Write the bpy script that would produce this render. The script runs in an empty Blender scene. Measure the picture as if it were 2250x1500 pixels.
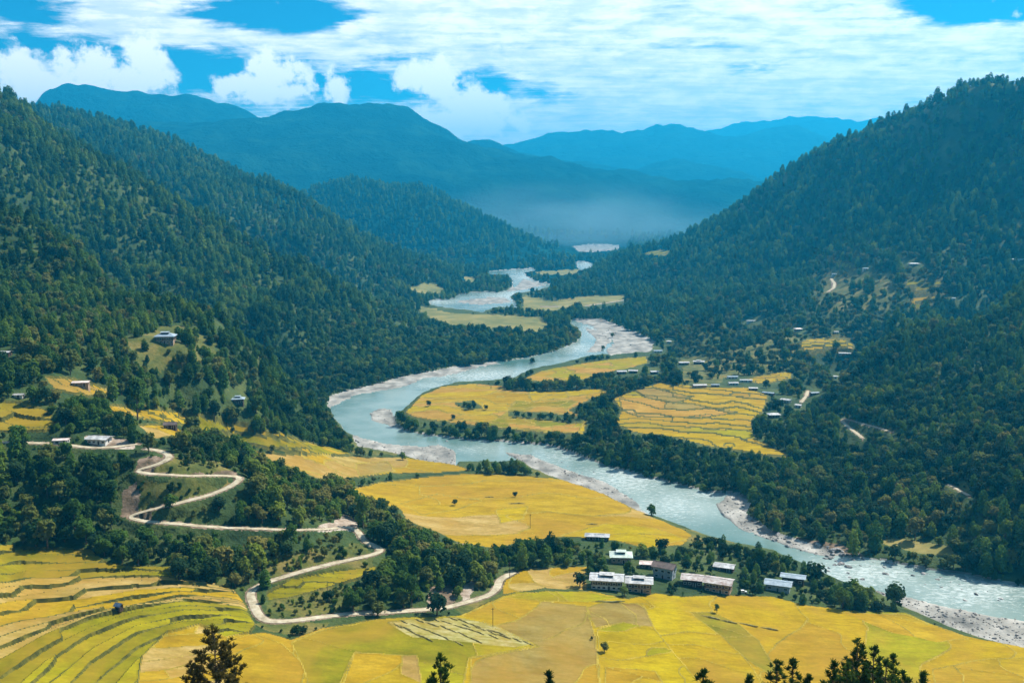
import bpy, bmesh, math, random
import numpy as np
from mathutils import Vector
from math import radians as R

random.seed(7)
rng = np.random.default_rng(7)
sc = bpy.context.scene
COL = sc.collection

# ------------------------------------------------------------------ camera
H = 230.0                       # camera height above the river
FPX = 2187.5                    # focal length in pixels of the 2250 px wide photograph (35 mm on 36 mm)
CX, CY, HOR = 1125.0, 750.0, 430.0
PITCH = math.atan((CY - HOR) / FPX)
cam_data = bpy.data.cameras.new('camera')
cam_data.lens = 35.0
cam_data.sensor_width = 36.0
cam_data.clip_start = 1.0
cam_data.clip_end = 60000.0
cam = bpy.data.objects.new('camera', cam_data)
COL.objects.link(cam)
cam.location = (0, 0, H)
cam.rotation_euler = (math.pi / 2 - PITCH, 0, 0)
sc.camera = cam
cp, sp = math.cos(PITCH), math.sin(PITCH)

# ------------------------------------------------------------------ light
SUN_AZ, SUN_EL = R(54), R(50)   # ahead of the camera and to the right
SUN_STRENGTH, SKY_STRENGTH, EXPOSURE = 5.0, 0.070, 0.86
HAZE_DENSITY, HAZE_COLOR, HAZE_ANISO = 0.00011, (0.02, 0.50, 0.97), 0.3
CLOUD_L = 1.12
HAZE_TOP = 1415.0
sc.view_settings.view_transform = 'Standard'
sc.view_settings.look = 'None'
sc.view_settings.gamma = 1.0
sc.view_settings.use_curve_mapping = False
sc.view_settings.exposure = EXPOSURE
sc.cycles.use_denoising = True
sc.cycles.max_bounces = 5
sc.cycles.diffuse_bounces = 3
sc.cycles.volume_bounces = 0
sc.cycles.transparent_max_bounces = 8

sun_data = bpy.data.lights.new('sun', 'SUN')
sun_data.energy = SUN_STRENGTH
sun_data.angle = R(0.5)
sun_data.color = (1.0, 0.94, 0.82)
sun = bpy.data.objects.new('sun', sun_data)
COL.objects.link(sun)
sdir = Vector((math.sin(SUN_AZ) * math.cos(SUN_EL), math.cos(SUN_AZ) * math.cos(SUN_EL), math.sin(SUN_EL)))
sun.rotation_euler = sdir.to_track_quat('Z', 'Y').to_euler()
sun.location = (0, 0, 500)


class NT:
    """small helper around a node tree"""
    def __init__(s, tree):
        s.t = tree
        s.n = tree.nodes
        s.l = tree.links

    def new(s, typ, **kw):
        n = s.n.new(typ)
        for k, v in kw.items():
            setattr(n, k, v)
        return n

    def put(s, sock, v):
        if v is None:
            return
        if isinstance(v, bpy.types.NodeSocket):
            s.l.new(v, sock)
        else:
            sock.default_value = v

    def m(s, op, a, b=None, c=None, clamp=False):
        n = s.new('ShaderNodeMath', operation=op, use_clamp=clamp)
        s.put(n.inputs[0], a)
        s.put(n.inputs[1], b)
        s.put(n.inputs[2], c)
        return n.outputs[0]

    def vm(s, op, a, b=None):
        n = s.new('ShaderNodeVectorMath', operation=op)
        s.put(n.inputs[0], a)
        s.put(n.inputs[1], b)
        return n.outputs[0]

    def mix(s, f, a, b, blend='MIX'):
        n = s.new('ShaderNodeMix', data_type='RGBA', blend_type=blend)
        s.put(n.inputs[0], f)
        s.put(n.inputs[6], a)
        s.put(n.inputs[7], b)
        return n.outputs[2]

    def noise(s, vec, scale, detail=4.0, rough=0.55, lac=2.0, dist=0.0):
        n = s.new('ShaderNodeTexNoise')
        s.put(n.inputs['Vector'], vec)
        n.inputs['Scale'].default_value = scale
        n.inputs['Detail'].default_value = detail
        n.inputs['Roughness'].default_value = rough
        n.inputs['Lacunarity'].default_value = lac
        n.inputs['Distortion'].default_value = dist
        return n.outputs[0]

    def smooth(s, v, a, b):
        n = s.new('ShaderNodeMapRange', interpolation_type='SMOOTHSTEP')
        s.put(n.inputs[0], v)
        n.inputs[1].default_value = a
        n.inputs[2].default_value = b
        return n.outputs[0]

    def rgb(s, c):
        n = s.new('ShaderNodeRGB')
        n.outputs[0].default_value = (*c, 1)
        return n.outputs[0]

    def comb(s, x, y, z):
        n = s.new('ShaderNodeCombineXYZ')
        s.put(n.inputs[0], x)
        s.put(n.inputs[1], y)
        s.put(n.inputs[2], z)
        return n.outputs[0]


def azel(px, py):
    """azimuth and elevation of the direction seen at a photograph pixel"""
    xc, yc = (px - CX) / FPX, (CY - py) / FPX
    x, y, z = xc, cp + yc * sp, -sp + yc * cp
    return math.atan2(x, y), math.atan2(z, math.hypot(x, y))


world = bpy.data.worlds.new('World')
sc.world = world
world.use_nodes = True
wt = NT(world.node_tree)
wt.n.clear()
sky = wt.new('ShaderNodeTexSky', sky_type='NISHITA', sun_disc=False)
sky.sun_elevation = SUN_EL
sky.sun_rotation = SUN_AZ
sky.altitude = 1200
sky.air_density = 1.0
sky.dust_density = 0.4
sky.ozone_density = 3.0
tc = wt.new('ShaderNodeTexCoord').outputs['Generated']
sx = wt.new('ShaderNodeSeparateXYZ')
wt.l.new(tc, sx.inputs[0])
dx, dy, dz = sx.outputs
az = wt.m('ARCTAN2', dx, dy)
el = wt.m('ARCSINE', dz)
zz = wt.m('ADD', wt.m('MAXIMUM', dz, 0.0), 0.045)
pl = wt.comb(wt.m('DIVIDE', dx, zz), wt.m('DIVIDE', dy, zz), 0.0)
fib = wt.vm('MULTIPLY', pl, (0.35, 0.75, 1.0))
n_big = wt.noise(fib, 0.55, 7, 0.58, 2.1, 0.35)
n_rip = wt.noise(wt.vm('MULTIPLY', pl, (0.8, 2.6, 1.0)), 2.6, 5, 0.6)
ae = wt.comb(wt.m('MULTIPLY', az, 14.0), wt.m('MULTIPLY', el, 52.0), 0.0)
n_ae = wt.noise(ae, 1.6, 7, 0.62, 2.1, 0.2)
n_cu = wt.noise(wt.comb(wt.m('MULTIPLY', az, 10.0), wt.m('MULTIPLY', el, 10.0), 3.0), 5.5, 8, 0.6, 2.1)


def ellipse(px, py, rx, ry, soft=1.0):
    a0, e0 = azel(px, py)
    u = wt.m('DIVIDE', wt.m('SUBTRACT', az, a0), rx / FPX)
    v = wt.m('DIVIDE', wt.m('SUBTRACT', el, e0), ry / FPX)
    r = wt.m('SQRT', wt.m('ADD', wt.m('MULTIPLY', u, u), wt.m('MULTIPLY', v, v)))
    return wt.m('MULTIPLY', wt.m('SUBTRACT', 1.0, r, clamp=True), soft)


def vsum(lst, op='MAXIMUM'):
    o = lst[0]
    for x in lst[1:]:
        o = wt.m(op, o, x)
    return o


# openings of clear sky in the cloud sheet, then the sheet itself
holes = vsum([ellipse(600, 28, 240, 48, 2.6), ellipse(40, 20, 150, 80, 1.6), ellipse(2190, 2, 210, 50, 2.4),
              ellipse(40, 95, 330, 40, 1.6), ellipse(430, 160, 330, 75, 1.8), ellipse(800, 195, 280, 60, 1.6),
              ellipse(1060, 190, 130, 52, 1.5), ellipse(1180, 205, 130, 34, 1.2), ellipse(1660, 152, 120, 22, 0.5),
              ellipse(880, 128, 110, 22, 0.9), ellipse(330, 235, 620, 60, 1.0)])
front = wt.smooth(wt.m('ABSOLUTE', az), 1.6, 0.9)
base = wt.m('ADD', -0.10, wt.m('MULTIPLY', front, 0.36))
low = wt.smooth(el, 0.3, 1.0)
base = wt.m('SUBTRACT', base, wt.m('MULTIPLY', low, 0.22))
d = wt.m('ADD', wt.m('ADD', n_big, base), wt.m('MULTIPLY', wt.m('SUBTRACT', n_rip, 0.5), 0.42))
d = wt.m('ADD', d, wt.m('MULTIPLY', wt.m('SUBTRACT', n_ae, 0.5), 0.75))
d = wt.m('SUBTRACT', d, wt.m('MULTIPLY', holes, 0.42))
sheet = wt.smooth(d, 0.36, 0.70)
# heaped clouds standing over the far ridges
cu = vsum([ellipse(40, 150, 80, 70), ellipse(190, 160, 110, 75), ellipse(320, 130, 65, 90), ellipse(120, 190, 200, 50),
           ellipse(290, 175, 130, 55), ellipse(610, 165, 90, 75), ellipse(570, 195, 130, 50), ellipse(640, 200, 80, 50), ellipse(740, 190, 45, 55),
           ellipse(905, 170, 55, 50), ellipse(970, 175, 85, 75), ellipse(1040, 230, 150, 55), ellipse(1010, 270, 260, 50),
           ellipse(500, 190, 45, 30)])
cud = wt.m('ADD', cu, wt.m('MULTIPLY', wt.m('SUBTRACT', n_cu, 0.5), 1.9))
cumu = wt.smooth(cud, 0.24, 0.62)
n_sh = wt.noise(wt.comb(wt.m('MULTIPLY', az, 10.0), wt.m('SUBTRACT', wt.m('MULTIPLY', el, 12.0), 0.06), 3.0), 5.5, 5, 0.55)
shade = wt.smooth(wt.m('ADD', wt.m('MULTIPLY', cu, 0.45), n_sh), 0.38, 0.72)
mist = wt.smooth(el, 0.085, 0.005)
skyc = wt.mix(1.0, sky.outputs[0], (0.06, 0.60, 0.84, 1), 'MULTIPLY')
bg1 = wt.new('ShaderNodeBackground')
wt.l.new(skyc, bg1.inputs[0])
bg1.inputs[1].default_value = SKY_STRENGTH
cl = wt.mix(wt.smooth(wt.m('ADD', n_ae, wt.m('MULTIPLY', wt.m('SUBTRACT', n_rip, 0.5), 0.5)), 0.35, 0.7), (0.62, 0.64, 0.64, 1), (1.0, 0.92, 0.84, 1))
bg2 = wt.new('ShaderNodeBackground')
wt.l.new(cl, bg2.inputs[0])
bg2.inputs[1].default_value = CLOUD_L
cl3 = wt.mix(shade, (0.42, 0.50, 0.56, 1), (1.0, 0.93, 0.85, 1))
bg3 = wt.new('ShaderNodeBackground')
wt.l.new(cl3, bg3.inputs[0])
bg3.inputs[1].default_value = CLOUD_L * 1.0
m1 = wt.new('ShaderNodeMixShader')
wt.l.new(wt.m('MULTIPLY', sheet, 0.95), m1.inputs[0])
wt.l.new(bg1.outputs[0], m1.inputs[1])
wt.l.new(bg2.outputs[0], m1.inputs[2])
m2 = wt.new('ShaderNodeMixShader')
wt.l.new(cumu, m2.inputs[0])
wt.l.new(m1.outputs[0], m2.inputs[1])
wt.l.new(bg3.outputs[0], m2.inputs[2])
bg4 = wt.new('ShaderNodeBackground')
bg4.inputs[0].default_value = (1.0, 0.84, 0.74, 1)
bg4.inputs[1].default_value = CLOUD_L * 1.05
m3 = wt.new('ShaderNodeMixShader')
wt.l.new(wt.m('MULTIPLY', mist, 0.62), m3.inputs[0])
wt.l.new(m2.outputs[0], m3.inputs[1])
wt.l.new(bg4.outputs[0], m3.inputs[2])
wo = wt.new('ShaderNodeOutputWorld')
wt.l.new(m3.outputs[0], wo.inputs[0])


# ------------------------------------------------------------------ tagging
def tag(o, label=None, cat=None, group=None, kind=None):
    if label:
        o['label'] = label
    if cat:
        o['category'] = cat
    if group:
        o['group'] = group
    if kind:
        o['kind'] = kind
    return o


def empty(name, loc, rz=0.0, parent=None):
    o = bpy.data.objects.new(name, None)
    o.empty_display_size = 0.5
    o.location = loc
    o.rotation_euler = (0, 0, rz)
    COL.objects.link(o)
    o.parent = parent
    return o


def link_mesh(name, me, parent=None, loc=(0, 0, 0)):
    o = bpy.data.objects.new(name, me)
    o.location = loc
    COL.objects.link(o)
    o.parent = parent
    return o


def np_mesh(name, verts, faces, mats=(), smooth=True, mat_idx=None):
    """mesh from numpy arrays; faces (n,k) all with the same k"""
    verts = np.ascontiguousarray(verts, dtype=np.float32)
    faces = np.ascontiguousarray(faces, dtype=np.int32)
    k = faces.shape[1]
    me = bpy.data.meshes.new(name)
    me.vertices.add(len(verts))
    me.vertices.foreach_set('co', verts.ravel())
    me.loops.add(faces.size)
    me.loops.foreach_set('vertex_index', faces.ravel())
    me.polygons.add(len(faces))
    me.polygons.foreach_set('loop_start', np.arange(0, faces.size, k, dtype=np.int32))
    me.polygons.foreach_set('loop_total', np.full(len(faces), k, dtype=np.int32))
    me.polygons.foreach_set('use_smooth', np.full(len(faces), smooth, dtype=bool))
    if mat_idx is not None:
        me.polygons.foreach_set('material_index', np.ascontiguousarray(mat_idx, dtype=np.int32))
    for m_ in mats:
        me.materials.append(m_)
    me.update(calc_edges=True)
    return me


# ------------------------------------------------------------------ materials
def material(name, colors, scale=1.0, rough=0.9, bump=0.0, bump_scale=None, detail=5.0, obj_var=0.0, spec=0.2,
             stretch=(1, 1, 1), rnoise=0.6, fine=None, wash=0.0):
    """colours run along a noise; obj_var shifts brightness from object to object"""
    m = bpy.data.materials.new(name)
    m.use_nodes = True
    t = NT(m.node_tree)
    b = t.n['Principled BSDF']
    geo = t.new('ShaderNodeNewGeometry').outputs['Position']
    vec = t.vm('MULTIPLY', geo, stretch)
    f = t.noise(vec, scale, detail, rnoise)
    ramp = t.new('ShaderNodeValToRGB')
    t.l.new(f, ramp.inputs[0])
    e = ramp.color_ramp.elements
    n = len(colors)
    lo, hi = 0.34, 0.66
    e[0].position, e[0].color = lo, (*colors[0], 1)
    e[1].position, e[1].color = hi, (*colors[-1], 1)
    for i in range(1, n - 1):
        x = e.new(lo + (hi - lo) * i / (n - 1))
        x.color = (*colors[i], 1)
    c = ramp.outputs[0]
    if fine:
        fs, fa = fine
        g = t.noise(geo, fs, 3, 0.7)
        hsv = t.new('ShaderNodeHueSaturation')
        t.l.new(c, hsv.inputs['Color'])
        t.l.new(t.m('ADD', 1.0 - fa, t.m('MULTIPLY', g, 2 * fa)), hsv.inputs['Value'])
        c = hsv.outputs[0]
    if obj_var:
        oi = t.new('ShaderNodeObjectInfo')
        hsv = t.new('ShaderNodeHueSaturation')
        t.l.new(c, hsv.inputs['Color'])
        t.l.new(t.m('ADD', 1.0 - obj_var, t.m('MULTIPLY', oi.outputs['Random'], 2 * obj_var)), hsv.inputs['Value'])
        r2 = t.m('FRACT', t.m('MULTIPLY', oi.outputs['Random'], 17.31))
        t.l.new(t.m('ADD', 0.5 - obj_var * 0.07, t.m('MULTIPLY', r2, obj_var * 0.14)), hsv.inputs['Hue'])
        c = hsv.outputs[0]
    if wash:
        w1 = t.smooth(t.noise(t.vm('MULTIPLY', geo, (1.0, 0.6, 1)), 0.022, 5, 0.62, 2.0, 0.6), 0.40, 0.66)
        w2 = t.smooth(t.noise(t.vm('MULTIPLY', geo, (0.5, 1.3, 1)), 0.35, 3, 0.6), 0.30, 0.72)
        c = t.mix(t.m('MULTIPLY', w1, wash), c, (0.34, 0.19, 0.025, 1))
        c = t.mix(t.m('MULTIPLY', w2, wash * 0.75), c, (0.19, 0.14, 0.012, 1))
    t.l.new(c, b.inputs['Base Color'])
    b.inputs['Roughness'].default_value = rough
    b.inputs['Specular IOR Level'].default_value = spec
    if bump:
        bn = t.new('ShaderNodeBump')
        bn.inputs['Strength'].default_value = 1.0
        bn.inputs['Distance'].default_value = bump
        t.l.new(t.noise(vec, bump_scale or scale * 4, 4, 0.65), bn.inputs['Height'])
        t.l.new(bn.outputs[0], b.inputs['Normal'])
    return m


M = {}
M['forest_floor'] = material('forest_floor', [(0.016, 0.038, 0.009), (0.034, 0.062, 0.013), (0.075, 0.095, 0.022)], 0.02, bump=2.5, bump_scale=0.12, fine=(0.15, 0.5))
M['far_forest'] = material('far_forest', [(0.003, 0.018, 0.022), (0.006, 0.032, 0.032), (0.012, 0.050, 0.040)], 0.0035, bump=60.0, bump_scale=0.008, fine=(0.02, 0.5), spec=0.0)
M['scrub'] = material('scrub_grass', [(0.04, 0.06, 0.012), (0.09, 0.10, 0.018), (0.18, 0.14, 0.035)], 0.05, bump=0.5, bump_scale=0.5, fine=(0.4, 0.4))
M['meadow'] = material('meadow_grass', [(0.11, 0.12, 0.03), (0.17, 0.16, 0.04), (0.26, 0.21, 0.06)], 0.02, fine=(0.2, 0.3))
M['bank'] = material('bank_grass', [(0.035, 0.040, 0.008), (0.075, 0.078, 0.012), (0.15, 0.13, 0.02)], 0.25, bump=0.3, bump_scale=1.5, fine=(0.8, 0.4))
M['soil'] = material('bare_soil', [(0.08, 0.06, 0.03), (0.17, 0.12, 0.08), (0.30, 0.22, 0.16)], 0.12, bump=0.6, bump_scale=0.6, fine=(0.5, 0.35))
M['pale_soil'] = material('pale_cut_soil', [(0.18, 0.13, 0.09), (0.33, 0.26, 0.20), (0.46, 0.40, 0.33)], 0.15, bump=0.6, bump_scale=0.6, fine=(0.5, 0.3))
M['gravel'] = material('river_gravel', [(0.13, 0.13, 0.12), (0.26, 0.25, 0.225), (0.40, 0.385, 0.35)], 0.06, bump=0.35, bump_scale=0.7, stretch=(1, 0.7, 1), fine=(0.5, 0.35))
M['road'] = material('dirt_road', [(0.28, 0.23, 0.15), (0.42, 0.36, 0.25), (0.50, 0.45, 0.34)], 0.3, fine=(0.7, 0.2))


def rice(name, a, b_, c, s=0.05):
    return material(name, [a, b_, c], s, bump=0.12, bump_scale=2.5, obj_var=0.09, fine=(0.55, 0.34), stretch=(1.0, 2.2, 1), rough=0.95, spec=0.05, wash=0.55)


M['gold'] = rice('ripe_gold_rice', (0.250, 0.156, 0.0070), (0.335, 0.218, 0.0090), (0.400, 0.270, 0.0180))
M['yellow'] = rice('yellow_rice', (0.264, 0.184, 0.0024), (0.360, 0.256, 0.0032), (0.408, 0.304, 0.0064))
M['olive'] = rice('olive_green_rice', (0.120, 0.120, 0.0050), (0.176, 0.170, 0.0060), (0.240, 0.215, 0.0080))
M['lime'] = rice('yellow_green_rice', (0.180, 0.172, 0.0045), (0.255, 0.238, 0.0055), (0.320, 0.280, 0.0090))
M['green'] = rice('green_strip_grass', (0.096, 0.120, 0.0096), (0.144, 0.160, 0.0096), (0.216, 0.200, 0.0128))
M['tan'] = rice('cut_tan_stubble', (0.264, 0.176, 0.048), (0.344, 0.240, 0.072), (0.416, 0.304, 0.112))
M['pale'] = rice('pale_cut_straw', (0.208, 0.192, 0.0400), (0.304, 0.280, 0.096), (0.400, 0.376, 0.192), 0.15)
M['brown'] = rice('brown_fallow', (0.176, 0.120, 0.0320), (0.248, 0.184, 0.056), (0.296, 0.224, 0.072))
M['orange'] = rice('orange_ripe_rice', (0.272, 0.144, 0.0280), (0.368, 0.208, 0.0400), (0.432, 0.264, 0.064))
M['soft_bank'] = material('grassy_field_edge', [(0.15, 0.12, 0.012), (0.24, 0.18, 0.016), (0.34, 0.25, 0.03)], 0.10, bump=0.2, bump_scale=1.5, fine=(0.8, 0.4))
# ------------------------------------------------------------------ terrain: control lines read as real points
def unproj_d(px, py, dist):
    xc, yc = (px - CX) / FPX, (CY - py) / FPX
    x, y, z = xc, cp + yc * sp, -sp + yc * cp
    h = math.hypot(x, y)
    return x / h * dist, y / h * dist, H + z / h * dist


def unproj_z(px, py, z0):
    xc, yc = (px - CX) / FPX, (CY - py) / FPX
    x, y, z = xc, cp + yc * sp, -sp + yc * cp
    t = (z0 - H) / z
    return x * t, y * t, z0


def project(X, Y, Z):
    zc = Z - H
    depth = Y * cp - zc * sp
    depth = np.where(depth < 1.0, 1.0, depth)
    up = Y * sp + zc * cp
    return CX + FPX * X / depth, CY - FPX * up / depth


PTS = []


def line(mode, pts, back=None, drop=0.0, step=45.0):
    """mode 'd': third value is the ground distance; 'z': third value is the height"""
    out = []
    for (x0, y0, v0), (x1, y1, v1) in zip(pts[:-1], pts[1:]):
        n = max(1, int(math.hypot(x1 - x0, y1 - y0) / step))
        for i in range(n):
            f = i / n
            out.append((x0 + (x1 - x0) * f, y0 + (y1 - y0) * f, v0 + (v1 - v0) * f))
    out.append(pts[-1])
    for px, py, v in out:
        p = unproj_d(px, py, v) if mode == 'd' else unproj_z(px, py, v)
        p = (p[0], p[1], p[2] - drop)
        PTS.append(p)
        if back:
            k, dz_ = back
            PTS.append((p[0] * k, p[1] * k, max(2.0, H + (p[2] - H) * k - dz_)))
            k2 = 1 + (k - 1) * 2.0
            PTS.append((p[0] * k2, p[1] * k2, max(2.0, H + (p[2] - H) * k2 - dz_ * 2.4)))


# nearest left spur
line('d', [(-250, 330, 1250), (0, 432, 1150), (130, 492, 1100), (200, 545, 1050), (230, 603, 1020), (330, 645, 1000), (450, 685, 980),
           (560, 745, 950), (640, 835, 930), (705, 893, 920), (755, 950, 935)], (1.10, 40), 8)
for p in [(-200, 600, 900), (0, 560, 1020), (0, 700, 850), (120, 640, 900), (120, 760, 780), (200, 700, 830), (330, 740, 800), (420, 780, 790),
          (0, 830, 690), (120, 840, 690), (240, 870, 700), (330, 860, 730), (450, 860, 770), (560, 880, 800), (640, 940, 800), (-200, 830, 640)]:
    line('d', [p, p], drop=4)
# second spur
line('d', [(-300, 100, 2000), (0, 192, 2000), (100, 240, 2000), (210, 295, 2000), (300, 375, 1950), (400, 445, 1900), (500, 493, 1850),
           (600, 543, 1800), (700, 578, 1750), (780, 608, 1700), (850, 648, 1700), (905, 683, 1750)], (1.10, 60), 26)
for p in [(-200, 250, 1700), (100, 350, 1700), (0, 300, 1650), (200, 450, 1600), (300, 550, 1500), (430, 560, 1560), (450, 620, 1430), (600, 620, 1560), (600, 700, 1340),
          (700, 700, 1450), (690, 790, 1270), (800, 700, 1550), (880, 740, 1560), (800, 780, 1400), (950, 740, 1600)]:
    line('d', [p, p], drop=5)
# third spur and the fourth hill
line('d', [(150, 235, 3300), (220, 256, 3200), (280, 262, 3200), (330, 268, 3200), (400, 290, 3150), (470, 318, 3120), (540, 348, 3100), (600, 374, 3050), (660, 398, 3000),
           (720, 448, 2950), (830, 508, 2900), (960, 568, 2850), (1000, 588, 2850)], (1.12, 90), 22)
for p in [(330, 350, 2750), (450, 440, 2450), (600, 480, 2500), (800, 570, 2450), (700, 530, 2400), (500, 400, 2700)]:
    line('d', [p, p], drop=4)
line('d', [(640, 420, 4250), (700, 394, 4200), (800, 389, 4200), (880, 399, 4200), (950, 414, 4200), (1010, 440, 4150), (1080, 475, 4100), (1150, 508, 4050),
           (1200, 534, 4000), (1255, 565, 3850)], (1.10, 80), 24)
for p in [(900, 500, 3700), (800, 450, 3900), (1000, 545, 3500), (1100, 560, 3500)]:
    line('d', [p, p])
# blue ranges
line('d', [(-500, 260, 7800), (0, 250, 7800), (200, 243, 7600), (350, 244, 7500), (460, 245, 7500), (530, 240, 7500), (600, 233, 7500), (700, 226, 7500), (820, 226, 7500),
           (890, 229, 7400), (920, 246, 7400), (980, 275, 7350), (1010, 288, 7300), (1080, 312, 7200), (1130, 322, 7000), (1180, 330, 7000), (1240, 345, 7000),
           (1310, 358, 7000), (1375, 361, 7000), (1450, 373, 6900), (1560, 374, 6900), (1640, 379, 6900), (1670, 386, 6900), (1750, 415, 6900), (2000, 440, 6900)], (1.08, 60), 45)
for p in [(800, 330, 6600), (600, 330, 6500), (350, 330, 6500), (950, 400, 5900), (1100, 450, 5500), (1150, 500, 5000), (1300, 420, 6100), (1250, 490, 5300), (1400, 480, 5500), (1500, 430, 6200), (1500, 470, 5800), (900, 330, 6700),
          (1000, 340, 6500), (1150, 390, 6200)]:
    line('d', [p, p])
line('z', [(1230, 535, 3), (1300, 540, 3), (1400, 540, 3)])
line('d', [(1000, 283, 9000), (1060, 282, 9000), (1110, 296, 9000), (1180, 318, 9000)], (1.05, 60))
line('d', [(-300, 240, 9000), (60, 208, 9000), (110, 195, 9000), (160, 178, 9000), (200, 174, 9000), (260, 188, 9000), (320, 182, 9000), (420, 188, 9000),
           (470, 200, 9000), (520, 208, 9000), (590, 232, 9000), (700, 262, 9000), (1000, 330, 9000)], (1.06, 80), 75)
line('d', [(1380, 370, 9500), (1420, 361, 9500), (1480, 355, 9500), (1560, 358, 9500), (1620, 375, 9500), (1700, 390, 9500)], (1.04, 50))
line('d', [(1120, 320, 12500), (1190, 303, 12500), (1250, 297, 12500), (1300, 288, 12500), (1390, 287, 12500), (1440, 272, 12500), (1500, 276, 12500), (1560, 288, 12500), (1600, 294, 12500),
           (1660, 291, 12500), (1720, 280, 12500), (1750, 276, 12500), (1800, 298, 12500), (1900, 330, 12500), (2300, 340, 12500)], (1.05, 60))
line('d', [(1500, 292, 15500), (1620, 272, 15500), (1750, 262, 15500), (1940, 258, 15500), (2200, 262, 15500)], (1.05, 60))
line('d', [(-600, 300, 15500), (0, 300, 15500), (800, 330, 15500), (1200, 330, 15500)])
# right hill
line('d', [(1262, 606, 3000), (1290, 592, 3000), (1330, 570, 2980), (1370, 550, 2950), (1430, 526, 2900), (1520, 487, 2800), (1620, 438, 2700), (1670, 408, 2620), (1720, 373, 2580),
           (1790, 334, 2500), (1830, 314, 2450), (1900, 280, 2380), (1970, 256, 2300), (2010, 227, 2250), (2060, 206, 2200), (2120, 185, 2150), (2170, 182, 2100),
           (2250, 192, 2050), (2600, 240, 1950)], (1.10, 60), 22)
for p in [(1350, 640, 2400), (1500, 620, 2250), (1450, 570, 2600), (1600, 550, 2350), (1700, 480, 2400), (1750, 580, 2050), (1900, 450, 2050), (1900, 570, 1800), (1850, 640, 1620),
          (2050, 600, 1650), (2100, 400, 2000), (2200, 300, 2040), (2200, 480, 1800), (2400, 450, 1750), (1650, 650, 1850), (1550, 700, 1750), (2000, 520, 1850), (2100, 560, 1700), (1800, 400, 2320), (2000, 330, 2180),
          (2040, 660, 1450), (1960, 690, 1400)]:
    line('d', [p, p], drop=5)
# dark knoll
line('d', [(1478, 790, 1400), (1495, 730, 1480), (1545, 692, 1520), (1590, 682, 1530), (1605, 700, 1540), (1612, 760, 1450)], (1.05, 25), 8)
# near right hill
line('d', [(2700, 350, 1300), (2400, 500, 1300), (2250, 588, 1250), (2200, 618, 1240), (2150, 648, 1220), (2080, 676, 1220), (2000, 698, 1230), (1950, 728, 1210), (1900, 768, 1180), (1860, 810, 1140), (1830, 855, 1080)], (1.09, 60), 7)
for p in [(2250, 750, 1000), (2100, 760, 1060), (2100, 860, 930), (2000, 840, 1000), (1920, 870, 980), (2250, 900, 820), (2150, 960, 800), (2250, 1000, 740), (2100, 1040, 755), (2250, 1120, 680), (2450, 900, 780), (2500, 1100, 640), (1950, 940, 900)]:
    line('d', [p, p], drop=4)
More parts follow.
